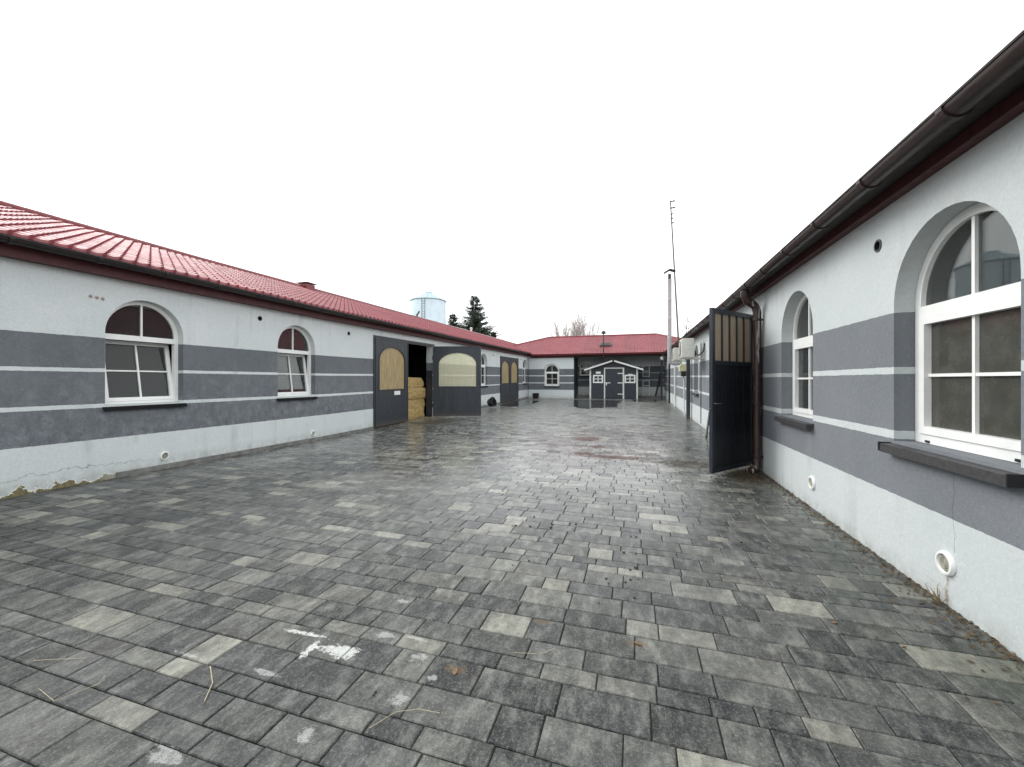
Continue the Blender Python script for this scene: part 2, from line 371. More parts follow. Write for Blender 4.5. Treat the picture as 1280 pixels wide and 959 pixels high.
def plate(mb, F, lp, n0, n1):
    k = len(lp); mb.add([F(p[0], n1, p[1]) for p in lp]+[F(p[0], n0, p[1]) for p in lp],
                        [tuple(range(k)), tuple(range(2*k-1, k-1, -1))]+[(i, k+i, k+(i+1) % k, (i+1) % k) for i in range(k)])

def window(root, F, s0, s1, z0, zt, ztr, rec=.13, tilt=0, gl=None, label=None, fw=.07, bottom=.05, flip=1, sillt=.05, slots=False):
    """arched window: frame > pane, sash, glazing_bar, transom, sill"""
    r = (s1-s0)/2; zsp = zt-r; e = .004
    n1, n0 = -rec, -rec-.07
    o = arch(s0+e, s1-e, z0+e, zsp, r-e); i = arch(s0+fw, s1-fw, z0+bottom, zsp, r-fw)
    mb = MB(); ringbar(mb, F, o, i, n0, n1); w = mb.build('window', M['white'], root)
    if label: w['label'] = label
    c = (s0+s1)/2
    mb = MB(); mb.box((s0+fw-.01, n0+.004, ztr-.045), (s1-fw+.01, n1+.006, ztr+.045), F); mb.build('transom', M['white'], w)
    mb = MB(); mb.box((c-.014, n0+.022, ztr+.045), (c+.014, n1-.012, zt-fw+.005), F); mb.build('glazing_bar', M['white'], w)
    a = arch(s0+fw-.006, s1-fw+.006, ztr+.04, max(zsp, ztr+.045), zt-fw+.006-max(zsp, ztr+.045))
    mb = MB(); plate(mb, F, a, n0+.03, n0+.036); mb.build('pane', gl or M['glass'], w)
    # lower sash, hinged along its foot when tilted in
    zb, zh, sa, sb = z0+bottom-.005, ztr-.042, s0+fw-.004, s1-fw+.004
    ca, sn = math.cos(tilt), math.sin(tilt)
    def G(s, n, z):
        dn, dz = n-(n0+.01), z-zb
        return F(s, n0+.01+dn*ca-dz*sn, zb+dz*ca+dn*sn)
    q = .062
    mb = MB(); ringbar(mb, G, rect(sa, sb, zb, zh), rect(sa+q, sb-q, zb+q, zh-q), n0-.004, n1+.012 if not tilt else n1-.004); mb.build('sash', M['white'], w)
    mb = MB(); plate(mb, G, rect(sa+q-.006, sb-q+.006, zb+q-.006, zh-q+.006), n0+.026, n0+.032); mb.build('pane', (gl or M['glass']) if not slots else M['glassdirty'], w)
    zm = (zb+zh)/2
    mb = MB(); mb.box((c-.013, n0+.02, zb+q), (c+.013, n1-.014, zh-q), G); mb.build('glazing_bar', M['white'], w)
    mb = MB(); mb.box((sa+q, n0+.023, zm-.012), (sb-q, n1-.017, zm+.012), G); mb.build('glazing_bar', M['white'], w)
    if slots:
        for sx in (s0+.22, s1-.16):
            mb = MB(); mb.box((sx-.022, n1-.004, z0+.012), (sx+.022, n1+.009, z0+.03), F); mb.build('drain_cap', M['rubber'], w)
    mb = MB(); x0, x1 = s0-.035, s1+.035; pj = .085 if F is FR else .05
    mb.add([F(s, n, z) for s in (s0+.002, s1-.002) for n, z in ((n1+.002, z0-.012), (.0, z0-.024), (.0, z0-sillt), (n1+.002, z0-sillt))],
           [(0, 1, 2, 3), (7, 6, 5, 4), (0, 4, 5, 1), (1, 5, 6, 2), (2, 6, 7, 3), (3, 7, 4, 0)])
    mb.add([F(s, n, z) for s in (x0, x1) for n, z in ((.001, z0-.024), (pj, z0-.030), (pj, z0-sillt-.04), (pj-.015, z0-sillt-.04), (pj-.025, z0-sillt-.004), (.001, z0-sillt))],
           [tuple(range(6)), tuple(range(11, 5, -1))]+[(k, 6+k, 6+(k+1) % 6, (k+1) % 6) for k in range(6)])
    s_ = mb.build('sill', M['sill'] if F is FR else M['sillblack'], w)
    if slots:
        for sx in (x0-.012, x1+.001):
            mb = MB(); mb.box((sx, .001, z0-sillt-.034), (sx+.011, .092, z0-.018), F); mb.build('sill_end_cap', M['rubber'], w)
    return w

def vent_grille(root, F, s, z, r=.085):
    mb = MB(); c = F(s, .0, z); ax = F(s, 1, z)-c
    mb.lathe(c, ax, [(r, .001), (r, .016), (r*.93, .026), (r*.76, .028), (r*.70, .010), (r*.01, .010)], 24)
    g = mb.build('vent_grille', M['white'], root, smooth=True)
    mb = MB(); mb.lathe(c, ax, [(r*.68, .0102), (r*.68, .0125), (r*.01, .0125)], 20); mb.build('recess_disc', M['ventback'], g)  # recess shade put into the colour of a dark back disc
    for q in (.58, .42, .27, .13):
        mb = MB(); mb.lathe(c, ax, [(r*q, .0126), (r*q, .020), (r*(q-.06), .020), (r*(q-.06), .0126)], 20); mb.build('louvre_ring', M['ventring'], g)
def vent_pipe(root, F, s, z, r):
    mb = MB(); lo, hi = circ(s, z, r+.012, 16), circ(s, z, r-.004, 16); ringbar(mb, F, lo, hi, -.27, .008); mb.build('vent_pipe', M['dark'], root)

def tile_panel_mesh(waves, pitch, vlen, seg, step=.35, amp=.036):
    m = MB(); us = [pitch*k/seg for k in range(waves*seg+1)]
    rows = []; n = math.ceil(vlen/step)
    for k in range(n):
        v0, v1 = k*step, min(vlen, (k+1)*step)
        rows += [(v0, .028), (v1-.001, .0)]
    def prof(u):
        q = (u/pitch) % 1.0
        return amp*(.16*(1-math.sin(PI*q/.68)) if q < .68 else .16+.84*math.sin(PI*(q-.68)/.32)**.9)
    nu = len(us)
    vs = [(u, v+(.02*(1-prof(u)/amp) if h > .01 and v == 0 else 0), prof(u)+h) for v, h in rows for u in us]
    fs = [(j*nu+i, j*nu+i+1, (j+1)*nu+i+1, (j+1)*nu+i) for j in range(len(rows)-1) for i in range(nu-1)]
    vs += [(u, 0, -.012) for u in us]; b = len(rows)*nu
    fs += [(i, b+i, b+i+1, i+1) for i in range(nu-1)]
    return vs, fs
def panel_object(root, me, Mx):
    o = bpy.data.objects.new('roof_panel', me); SC.collection.objects.link(o); o.parent = root
    o.matrix_basis = Matrix.Translation(-WLOC[root]) @ Mx; WLOC[o] = Mx.translation; return o
def roof_run(root, edge, up, slope, y0, y1, vlen, seg, waves=5, pitch=.2):
    """panels along +Y; up = horizontal direction (±1 in X) of rising"""
    vs, fs = tile_panel_mesh(waves, pitch, vlen, seg); me = bpy.data.meshes.new('roof_panel'); 
    if up > 0: fs = [f[::-1] for f in fs]
    me.from_pydata(vs, [], [f[::-1] for f in fs] if up < 0 else fs); me.materials.append(M['tile'])
    bm = bmesh.new(); bm.from_mesh(me); bmesh.ops.recalc_face_normals(bm, faces=bm.faces); bm.to_mesh(me); bm.free()
    ct, st = math.cos(slope), math.sin(slope); w = waves*pitch; n = int(round((y1-y0)/w))
    for k in range(n):
        y = y0+k*w; tl = RK if y+w*.5 >= Y0 else 0
        U = Vector((0, 1, tl)).normalized(); V = Vector((up*ct, 0, st)); Nn = V.cross(U) if up > 0 else U.cross(V)
        if Nn.z < 0: Nn = -Nn
        Mx = Matrix(((U.x, V.x, Nn.x, edge[0]), (U.y, V.y, Nn.y, y), (U.z, V.z, Nn.z, edge[1]+ramp(y)+random.uniform(-.004, .004)), (0, 0, 0, 1)))
        if up < 0 or True:
            panel_object(root, me, Mx)
def gutter(root, x, z, r, y0, y1, nb, out):
    mb = MB(); n = 10
    for rr in (r, r-.008):
        pass
    prof = [(math.cos(PI+PI*k/n)*r, math.sin(PI+PI*k/n)*r) for k in range(n+1)]+[(math.cos(2*PI-PI*k/n)*(r-.007), math.sin(2*PI-PI*k/n)*(r-.007)) for k in range(n+1)]
    # rolled lip on the outer rim
    ys = [y0, Y0, y1]; k = len(prof)
    mb.add([(x+p[0], y, z+p[1]) for y in ys for p in prof], [(j*k+i, j*k+(i+1) % k, (j+1)*k+(i+1) % k, (j+1)*k+i) for j in range(2) for i in range(k)])
    mb.tube([(x+out*r, y, z+.002) for y in ys], .011, 6)
    gm_ = M['brown'] if out < 0 else M['gutterdark']; g = mb.build('gutter', gm_, root, smooth=True)
    first = None
    for q in range(nb):
        y = y0+.55+q*.92
        if y > y1: break
        if first is None:
            mb = MB(); pr = [(math.cos(PI+PI*i/n)*(r+.010), math.sin(PI+PI*i/n)*(r+.010)) for i in range(n+1)]
            pr2 = [(math.cos(PI+PI*i/n)*(r-.001), math.sin(PI+PI*i/n)*(r-.001)) for i in range(n, -1, -1)]
            pp = pr+pr2; kk = len(pp)
            mb.add([(x+p[0], y+d, z+p[1]) for d in (-.026, .026) for p in pp], [(i, (i+1) % kk, kk+(i+1) % kk, kk+i) for i in range(kk)]+[tuple(range(kk)), tuple(range(2*kk-1, kk-1, -1))])
            first = mb.build('gutter_bracket', gm_, g); b0 = WLOC[first].copy()
        else: dup(first, g, Vector((b0.x, y, b0.z-ramp(b0.y)+ramp(y))))
    return g
def longbox(root, name, mat, x0, x1, y0, y1, z0, z1):
    mb = MB()
    if y0 < Y0 < y1: mb.box((x0, y0, z0), (x1, Y0, z1)); mb.box((x0, Y0, z0), (x1, y1, z1))
    else: mb.box((x0, y0, z0), (x1, y1, z1))
    return mb.build(name, mat, root)

def leaf_door(root, F, w, h, z0, s_off, win, mat, pane_mat, label=None, n0=-.03, n1=.03):
    """one door leaf, arched light; F local frame, s from s_off"""
    s0, s1 = s_off, s_off+w; wa, wb, wz0, wsp, wrise = win
    lp = arch(s0+wa, s0+wb, wz0, wsp, wrise, 22)
    mb = MB(); slab(mb, F, rect(s0, s1, z0, z0+h), [lp], n0, n1); d = mb.build('door', mat, root)
    if label: d['label'] = label
    mb = MB(); o2 = arch(s0+wa-.035, s0+wb+.035, wz0-.035, wsp, wrise+.035, 22); ringbar(mb, F, o2, lp, n1-.004, n1+.012); mb.build('light_frame', mat, d)
    mb = MB(); inn = arch(s0+wa-.012, s0+wb+.012, wz0-.012, wsp, wrise+.012, 22); plate(mb, F, inn, n0+.022, n0+.03); mb.build('pane', pane_mat, d)
    mb = MB()
    for a, b in ((s0, s0+.05), (s1-.05, s1)): mb.box((a, n1-.002, z0), (b, n1+.010, z0+h), F)
    for a, b in ((z0+.003, z0+.06), (z0+h-.05, z0+h-.003)): mb.box((s0+.05, n1-.002, a), (s1-.05, n1+.009, b), F)
    mb.build('edge_frame', mat, d)
    return d

# ------------------------------------------------------------------ ground and pavement
mb = MB(); G_ = 60
mb.add([(-1500, -1500, -.25), (1500, -1500, -.25), (1500, 1500, -.25), (-1500, 1500, -.25)], [(0, 1, 2, 3)])
tag(mb.build('ground', M['earth'], rmp=False), kind='structure')
mb = MB(); xs = (-8.6, 2.3)
mb.add([(x, y, -.011) for y in (-3, Y0, 34) for x in xs], [(0, 1, 3, 2), (2, 3, 5, 4)])
pave = tag(mb.build('pavement', M['joint']), kind='structure')
cs, sn = math.cos(math.radians(17.063)), math.sin(math.radians(17.063))
def project(x, y, z):
    d = -x*sn+y*cs; r = x*cs+y*sn
    return (640+505*r/d, 476-505*(z-1.6)/d, d) if d > .2 else None
RW = [.125, .175, .225]; LN = {.125: (.2, .25, .3, .35), .175: (.2, .28, .33, .40), .225: (.22, .30, .36, .44)}
prng = random.Random(21)
pavers = []; y = -2.5; last = None
while y < 33.2:
    wd = prng.choice([q for q in RW if q != last] + RW); last = wd
    x = XL-prng.random()*.3; g = .0035
    while x < XR+.02:
        ln = prng.choice(LN[wd]); pavers.append((x, y, ln, wd)); x += ln
    y += wd
def paver_tone():
    u = prng.random()
    if u < .36: b = prng.uniform(.020, .044); return (b*.95, b*1.0, b*1.05)
    if u < .52: b = prng.uniform(.035, .065); return (b*.97, b*1.04, b*.95)
    if u < .72: b = prng.uniform(.05, .09); return (b*1.01, b*1.01, b*.96)
    if u < .91: b = prng.uniform(.08, .15); return (b*1.03, b*1.02, b*.90)
    b = prng.uniform(.16, .26); return (b*1.04, b*1.01, b*.85)
def paver_geo(mb, x, y, ln, wd, tn):
    g, c = .0029, .0048; dz = prng.uniform(-.0014, .0014); tx, ty = prng.uniform(-.0012, .0012), prng.uniform(-.0012, .0012)
    j = [prng.uniform(-.0009, .0009) for _ in range(4)]
    x0, x1, y0, y1 = x+g+j[0], x+ln-g+j[1], y+g+j[2], y+wd-g+j[3]
    x1 = min(x1, XR+.01); x0 = max(x0, XL-.03)
    if x1-x0 < .02: return False
    v = [(a, b, -.03) for a, b in ((x0, y0), (x1, y0), (x1, y1), (x0, y1))]
    v += [(a, b, -c+dz) for a, b in ((x0, y0), (x1, y0), (x1, y1), (x0, y1))]
    v += [(a, b, dz+tx*(1 if a > x+ln/2 else -1)+ty*(1 if b > y+wd/2 else -1)) for a, b in ((x0+c, y0+c), (x1-c, y0+c), (x1-c, y1-c), (x0+c, y1-c))]
    f = [(8, 9, 10, 11)]+[(k, (k+1) % 4, 4+(k+1) % 4, 4+k) for k in range(4)]+[(4+k, 4+(k+1) % 4, 8+(k+1) % 4, 8+k) for k in range(4)]
    mb.add(v, f, (*tn, prng.random())); return True
def vis_area(p):
    x, y, ln, wd = p
    q = [project(a, b, 0) for a, b in ((x, y), (x+ln, y), (x+ln, y+wd), (x, y+wd))]
    if any(k is None for k in q): return 0
    if not any(0 <= k[0] <= 1280 and 0 <= k[1] <= 959 for k in q): return 0
    return abs(sum(q[i][0]*q[(i+1) % 4][1]-q[(i+1) % 4][0]*q[i][1] for i in range(4)))/2
order = sorted(range(len(pavers)), key=lambda i: -vis_area(pavers[i])); big_ones = set(order[:298])
rest = MB()
for i, p in enumerate(pavers):
    tn = paver_tone()
    if i in big_ones:
        mb = MB()
        if paver_geo(mb, *p, tn): mb.build('paver', M['paver'], pave, recalc=False)
    else: paver_geo(rest, *p, tn)
tag(rest.build('paver', M['paver'], pave, recalc=False), kind='stuff')
# rain water standing before the back building
def puddle(pts):
    mb = MB(); k = len(pts); c = Vector((sum(p[0] for p in pts)/k, sum(p[1] for p in pts)/k))
    ring = []
    for i in range(k):
        a, b = Vector(pts[i]), Vector(pts[(i+1) % k])
        for q in range(8):
            p = a.lerp(b, q/8); p += Vector((mnoise.noise((p.x*1.3, p.y*1.3, 3)), mnoise.noise((p.x*1.3, p.y*1.3, 9))))*.28
            ring.append(p)
    n = len(ring)
    mb.add([(p.x, p.y, .0045) for p in ring]+[(c.x, c.y, .0045)], [(i, (i+1) % n, n) for i in range(n)])
    o = mb.build('puddle', M['water']); 
    if o.data.polygons[0].normal.z < 0: o.data.flip_normals()
    return tag(o, kind='structure')
puddle([(-1.1, 23.2), (-1.0, 26), (-.9, 29.3), (-3, 29.4), (-4.5, 29.5), (-4.5, 27), (-3.5, 22.6), (-2.4, 21.4)])
puddle([(-7.9, 22.4), (-6.6, 21.4), (-6.1, 23), (-6.3, 27.5), (-7.95, 28.0)])
puddle([(-.2, 27.8), (1.3, 28.2), (1.6, 30.6), (-.3, 30.7)])

# ------------------------------------------------------------------ western stable (long, on the left)
SLOPE_L = math.atan((5.40-3.56)/5.25)
G_B = 'stable buildings around the paved yard'
WB = thing('stable_building', (-10.5, 20, 0), 'long grey striped stable with the hay door, red tiled roof in full view', 'building', G_B)
ys0, ys1 = -2.0, 46.0
WZ = (1.2, 3.0)
wins = [(4.31, 5.49), (7.60, 8.78), (20.72, 21.88), (30.05, 31.0)]
wins = [(4.31, 5.49), (7.60, 8.78), (20.70, 21.88), (29.5, 30.68)]
hole = [arch(a, b, WZ[0], WZ[1]-(b-a)/2, (b-a)/2) for a, b in wins]
hole[0:0] = [rect(11.36, 15.32, 0, 3.0), rect(24.15, 28.20, 0, 3.0)]
vh = [(7.12, 3.02), (10.1, 3.0), (22.85, 2.98), (19.4, 2.99), (29.0, 2.98)]
hole += [circ(s, z, .042) for s, z in vh]
mb = MB(); slab(mb, FL, rect(ys0, 31.3, -.15, 3.5), hole, -.30, 0, cuts=[((Y0, -.15), (Y0, 3.5))]); mb.build('wall', M['wallL'], WB)
for s, z in vh: vent_pipe(WB, FL, s, z, .044)
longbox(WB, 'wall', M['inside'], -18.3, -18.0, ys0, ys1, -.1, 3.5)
for yy in (ys0, ys1-.3):
    mb = MB(); mb.add([(x, y_, z) for y_ in (yy-.0, yy+.28) for x, z in ((-18, -.1), (-8.5, -.1), (-8.5, 3.45), (-13.2, 5.2), (-18, 3.45))],
                      [(0, 1, 2, 3, 4), (9, 8, 7, 6, 5)]+[(k, 5+k, 5+(k+1) % 5, (k+1) % 5) for k in range(5)]); mb.build('gable', M['inside'], WB)
longbox(WB, 'floor', M['floor'], -18, -8.22, ys0+.3, ys1-.3, -.1, .012)
longbox(WB, 'added_ceiling', M['inside'], -18, -8.51, ys0+.3, ys1-.3, 3.40, 3.44)  # flat board added to stop daylight leaking into the interior
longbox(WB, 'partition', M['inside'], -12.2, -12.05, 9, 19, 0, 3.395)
longbox(WB, 'fascia', M['fascia'], -8.198, -8.05, ys0, 30.9, 3.275, 3.44)
longbox(WB, 'soffit', M['soffit'], -8.6, -7.96, ys0, 30.75, 3.445, 3.475)
roof_run(WB, (-7.93, 3.545), -1, SLOPE_L, ys0, ys1, 5.56, 12)
mb = MB(); mb.add([(x, y_, z) for y_ in (ys0, Y0, ys1) for x, z in ((-13.2, 5.37), (-18.6, 3.5))], [(0, 1, 3, 2), (2, 3, 5, 4)]); mb.build('roof', M['tile'], WB, recalc=False)
mb = MB(); mb.tube([(-13.2, y_, 5.42) for y_ in (ys0, Y0, ys1)], .10, 10); mb.build('ridge_cap', M['ridge'], WB, smooth=True)
gutter(WB, -7.90, 3.485, .075, ys0, 30.7, 16, 1)
longbox(WB, 'plinth', M['concrete'], -8.198, -8.165, 4.45, 11.25, -.05, .085)
longbox(WB, 'plinth', M['concrete'], -8.198, -8.165, 15.4, 24.1, -.05, .085)
longbox(WB, 'plinth', M['concrete'], -8.198, -8.165, 28.25, 30.9, -.05, .085)
for i, (a, b) in enumerate(wins):
    window(WB, FL, a, b, WZ[0], WZ[1], 2.335, tilt=math.radians(9 if i == 0 else 8) if i < 2 else 0,
           label=['white arched window tilted open near the left edge', 'white arched window tilted open between two small wall holes', None, None][i])
for s, z in ((5.17, .235), (8.7, .205), ): vent_grille(WB, FL, s, z, .075)
# roof chimney with cap
mb = MB(); mb.box((-13.42, 13.45, 4.9), (-12.98, 13.89, 5.56)); ch = mb.build('chimney', M['ridge'], WB)
mb = MB(); mb.box((-13.48, 13.39, 5.61), (-12.92, 13.95, 5.635)); 
for a in (-13.41, -13.02): 
    for b in (13.46, 13.85): mb.box((a, b, 5.56), (a+.03, b+.03, 5.615))
mb.build('chimney_cap', M['ridge'], ch)
mb = MB(); mb.tube([(-13.2, 22.6, 5.3), (-13.2, 22.6, 5.62), (-13.2, 22.85, 5.85)], .06, 8); mb.build('roof_vent', M['dark'], WB)
mb = MB(); mb.tube([(-13.3, 31.6, 5.3), (-13.3, 31.6, 5.75)], .09, 8); mb.lathe((-13.3, 31.6, 5.75), (0, 0, 1), [(.14, 0), (.14, .05), (.02, .12)], 8); mb.build('roof_vent', M['oldwhite'], WB)
# hay door: left leaf shut, right leaf swung out
DW = (.22, 1.76, 1.27, 2.26, .47)
d1 = leaf_door(WB, FL, 1.98, 2.95, .05, 11.34, DW, M['slate'], M['polyyellow'], 'closed slate door leaf with a yellowed arched light and small white plate', n0=-.02, n1=.04)
mb = MB(); mb.box((12.42, .041, 1.06), (12.78, .05, 1.20), FL); mb.build('name_plate', M['white'], d1)
hx, hy = XL+.03, 15.30; Td = Vector((1.93, .54, 0)).normalized(); Nd = Vector((Td.y, -Td.x, 0))
FD = frame((hx, hy, 0), Td, Nd)
d2 = leaf_door(WB, FD, 2.02, 2.93, .05, .0, (.24, 1.82, 1.30, 2.22, .48), M['slate'], M['polyclear'], 'slate door leaf swung wide open with a clouded arched light')
for zz in (.5, 2.5): mb = MB(); mb.tube([(hx-.01, hy-.01, zz-.09), (hx-.01, hy-.01, zz+.09)], .022, 8); mb.build('hinge', M['dark'], d2)
mb = MB(); mb.box((11.28, -.06, 3.0), (15.42, .035, 3.07), FL); mb.build('door_frame', M['slate'], WB)
mb = MB(); mb.box((11.28, -.06, 0), (11.335, .035, 3.0), FL); mb.build('door_frame', M['slate'], WB)
mb = MB(); mb.box((XL-.29, 15.285, .015), (XL-.02, 15.318, 1.96)); mb.build('door_jamb', M['gateframe'], WB)
# far double door, shut
for k, s in enumerate((24.17, 26.19)):
    leaf_door(WB, FL, 1.99, 2.95, .05, s, DW, M['slate'], M['polyyellow'], n0=-.02, n1=.04)
# ------------------------------------------------------------------ eastern stable (on the right)
SLOPE_R = math.atan(.35)
EB = thing('stable_building', (5, 15, 0), 'grey striped stable with large arched windows and brown gutter at the right edge', 'building', G_B)
ey0, ey1 = -3.0, 33.4
RZ = (1.085, 2.84)
rwins = [(3.085, 4.285), (5.95, 7.10), (15.6, 16.8)]
hole = [arch(a, b, RZ[0], RZ[1]-(b-a)/2, (b-a)/2) for a, b in rwins]+[rect(8.55, 9.95, 0, 2.82)]
rvh = [(4.52, 2.835), (11.8, 2.84)]; hole += [circ(s, z, .044) for s, z in rvh]
mb = MB(); slab(mb, FR, rect(ey0, ey1, -.15, 3.22), hole, -.34, 0, cuts=[((9.97, -.15), (9.97, 3.22))]); mb.build('wall', M['wallR'], EB)
for s, z in rvh: vent_pipe(EB, FR, s, z, .046)
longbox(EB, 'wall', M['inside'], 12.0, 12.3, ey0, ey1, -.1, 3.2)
for yy in (ey0, ey1-.3):
    mb = MB(); mb.add([(x, y_, z) for y_ in (yy, yy+.28) for x, z in ((12, -.1), (2.47, -.1), (2.47, 3.2), (7.1, 4.9), (12, 3.2))],
                      [(0, 1, 2, 3, 4), (9, 8, 7, 6, 5)]+[(k, 5+k, 5+(k+1) % 5, (k+1) % 5) for k in range(5)]); mb.build('gable', M['inside'], EB)
longbox(EB, 'floor', M['floor'], 2.13, 12, ey0+.3, ey1-.3, -.1, .01)
longbox(EB, 'added_ceiling', M['inside'], 2.47, 12, ey0+.3, ey1-.3, 3.16, 3.2)  # added board, keeps stray daylight from under the roof out
longbox(EB, 'partition', M['inside'], 4.6, 4.75, ey0+.3, 20, 0, 3.155)
longbox(EB, 'fascia', M['fascia'], 2.03, 2.118, ey0, 30.9, 3.135, 3.218)
longbox(EB, 'soffit', M['soffit'], 1.88, 2.5, ey0, 30.9, 3.222, 3.243)
roof_run(EB, (1.885, 3.262), 1, SLOPE_R, ey0, 30.9, 5.6, 6)
mb = MB(); mb.add([(x, y_, z) for y_ in (ey0, Y0, ey1) for x, z in ((7.1, 5.12), (12.6, 3.2))], [(0, 1, 3, 2), (2, 3, 5, 4)]); mb.build('roof', M['tile'], EB, recalc=False)
mb = MB(); mb.tube([(7.1, y_, 5.16) for y_ in (ey0, Y0, ey1)], .085, 8); mb.build('ridge_cap', M['ridge'], EB, smooth=True)
gutter(EB, 1.815, 3.235, .074, ey0, 30.9, 40, -1)
for i, (a, b) in enumerate(rwins):
    window(EB, FR, a, b, RZ[0], RZ[1], 2.165, rec=.145, slots=(i == 0), fw=.075, bottom=.085 if i == 0 else .06, sillt=.06,
           label=['large white arched window with grimy panes at the right edge', 'white arched window beside the brown downpipe', None][i])
for s, z in ((3.66, .30), (5.95, .32)): vent_grille(EB, FR, s, z, .085)
# brown downpipe with a swan neck
DPX, DPY = 2.02, 8.0
mb = MB(); mb.tube([(1.815, 7.92, 3.17), (1.815, 7.93, 3.08), (1.84, 7.94, 3.0), (1.93, 7.98, 2.95), (1.99, 8.0, 2.90), (DPX, DPY, 2.80), (DPX, DPY, 2.6)], .068, 14)
mb.tube([(DPX, DPY, 2.62), (DPX, DPY, .24), (DPX, DPY, .20)], .064, 14)
mb.tube([(DPX, DPY, .26), (DPX, DPY, .12), (DPX-.04, DPY-.03, .045), (DPX-.16, DPY-.12, .02)], .068, 14)
dpm = NT('peeling brown downpipe'); dpm.pos()
pk = dpm.m_('MULTIPLY', dpm.rng(dpm.noise(7, 5, sc=(2.2, 2.2, .22), rough=.6), .56, .60, 0, .85), 1)
cc = dpm.mix(dpm.rng(dpm.noise(9, 4), .3, .7, 0, 1), (.024, .014, .012), (.045, .024, .019))
dpm.P(col=dpm.mix(pk, cc, (.36, .34, .32)), rough=.42); M['downpipe'] = dpm.m
dp = mb.build('downpipe', M['downpipe'], EB, smooth=True)
for zz in (2.66, 1.20, .28):
    mb = MB(); mb.lathe((DPX, DPY, zz-.025), (0, 0, 1), [(.071, 0), (.076, .006), (.076, .044), (.071, .05)], 14)
    mb.box((DPX+.05, DPY-.012, zz-.012), (XR-.001, DPY+.012, zz+.012)); mb.build('pipe_clamp', M['brown'], dp)
# gate leaf swung towards the camera
gh = Vector((2.06, 8.50, 0)); gf = Vector((1.195, 7.43, 0)); Tg = (gf-gh).normalized(); gw = (gf-gh).length
Ng = Vector((-Tg.y, Tg.x, 0)); Ng = Ng if Ng.dot(Vector((0, 0, 0))-gh) > 0 else -Ng
FG = frame(gh, Tg, Ng); gz0, gz1, gm = .05, 2.82, 1.93
mb = MB(); ringbar(mb, FG, rect(0, gw, gz0, gz1), rect(.07, gw-.085, gz0+.07, gz1-.075), -.028, .028)
mb.box((.07, -.026, gm-.06), (gw-.085, .026, gm+.01), FG)
gd = mb.build('gate', M['gateframe'], EB); gd['label'] = 'tall dark gate leaf swung open with five brown lights at the top'
n = 5; a0, a1 = .07, gw-.085; pw = (a1-a0)/n
for k in range(1, n):
    mb = MB(); mb.box((a0+k*pw-.014, -.02, gm+.01), (a0+k*pw+.014, .022, gz1-.075), FG); mb.build('gate_bar', M['gateframe'], gd)
for k in range(n):
    mb = MB(); mb.box((a0+k*pw+.013, -.008, gm+.008), (a0+(k+1)*pw-.013, .0, gz1-.073), FG); mb.build('pane', M['polybrown'], gd)
n = 10; pw = (a1-a0)/n
for k in range(n):
    d = .003*math.sin(k*2.3); mb = MB(); mb.box((a0+k*pw+.0025, -.014, gz0+.068), (a0+(k+1)*pw-.0025, .012+d, gm-.062), FG); mb.build('plank', M['gate'], gd)
mb = MB(); mb.tube([FG(gw-.04, .028, 1.22), FG(gw-.04, .075, 1.22), FG(gw-.17, .085, 1.215)], .011, 8); mb.build('handle', M['mast'], gd)
mb = MB(); mb.box((gw+.001, -.014, 1.12), (gw+.03, .012, 1.145), FG); mb.build('latch', M['mast'], gd)
for zz in (.45, 2.45): mb = MB(); mb.tube([FG(-.012, 0, zz-.08), FG(-.012, 0, zz+.08)], .02, 8); mb.build('hinge', M['dark'], gd)
longbox(EB, 'door_frame', M['gateframe'], 2.08, 2.2, 8.47, 8.548, 0, 2.82)
longbox(EB, 'door_frame', M['gateframe'], 2.08, 2.2, 9.952, 10.02, 0, 2.82)
# grey pilaster strip and cable drops farther along
longbox(EB, 'downpipe', M['slate'], 1.93, 2.06, 17.4, 17.6, 0, 2.75)
mb = MB(); mb.tube([(2.1, 14.95, 2.3), (2.1, 14.97, .1)], .012, 6); mb.build('cable', M['dark'], EB)
mb = MB(); mb.tube([(1.9, 23.6, 3.1), (2.03, 23.6, 2.9), (2.03, 23.6, .05)], .055, 10); mb.build('downpipe', M['oldwhite'], EB, smooth=True)
mb = MB(); mb.tube([(1.86, 26.2, 3.15), (1.93, 26.2, 2.9), (1.93, 26.2, .05)], .06, 10); mb.build('downpipe', M['dark'], EB, smooth=True)

# ------------------------------------------------------------------ back building with veranda
BB = thing('stable_building', (-3, 34, 0), 'striped back building across the end of the yard with hipped red roof and dark porch', 'building', G_B)
XW = -4.57
bw = (-6.88, -5.68)
mb = MB(); slab(mb, FB, rect(-8.15, XW, -.15, 3.3), [arch(bw[0], bw[1], .95, 2.68-.6, .6)], -.3, 0); mb.build('wall', M['wallB'], BB)
window(BB, FB, bw[0], bw[1], .95, 2.68, 2.03, fw=.11, bottom=.10, label='white arched window in the pale end wall above the bucket')
mb = MB(); mb.box((XW-.3, YB+.002, -.1), (XW-.002, YV+.3, 3.3)); mb.build('wall', M['slate'], BB)
vw = (-4.45, -3.35)
mb = MB(); slab(mb, FV, rect(XW, XR+.3, -.1, 3.8), [arch(vw[0], vw[1], 1.75, 2.95-.55, .55)], -.3, 0); mb.build('wall', M['wallV'], BB)
window(BB, FV, vw[0], vw[1], 1.75, 2.95, 2.36, fw=.08, bottom=.07, label='short arched window on the porch wall, partly behind the shed')
longbox(BB, 'porch_floor', M['concrete'], XW, XR-.005, 32.65, YV, -.1, .17)
mb = MB(); mb.box((XW, YB-.05, 3.15), (XR, YB+.1, 3.36)); mb.build('porch_beam', M['soffit'], BB)
mb = MB(); mb.box((-8.0, YB-.10, 3.15), (XW-.002, YB-.002, 3.36)); mb.build('fascia', M['fascia'], BB)
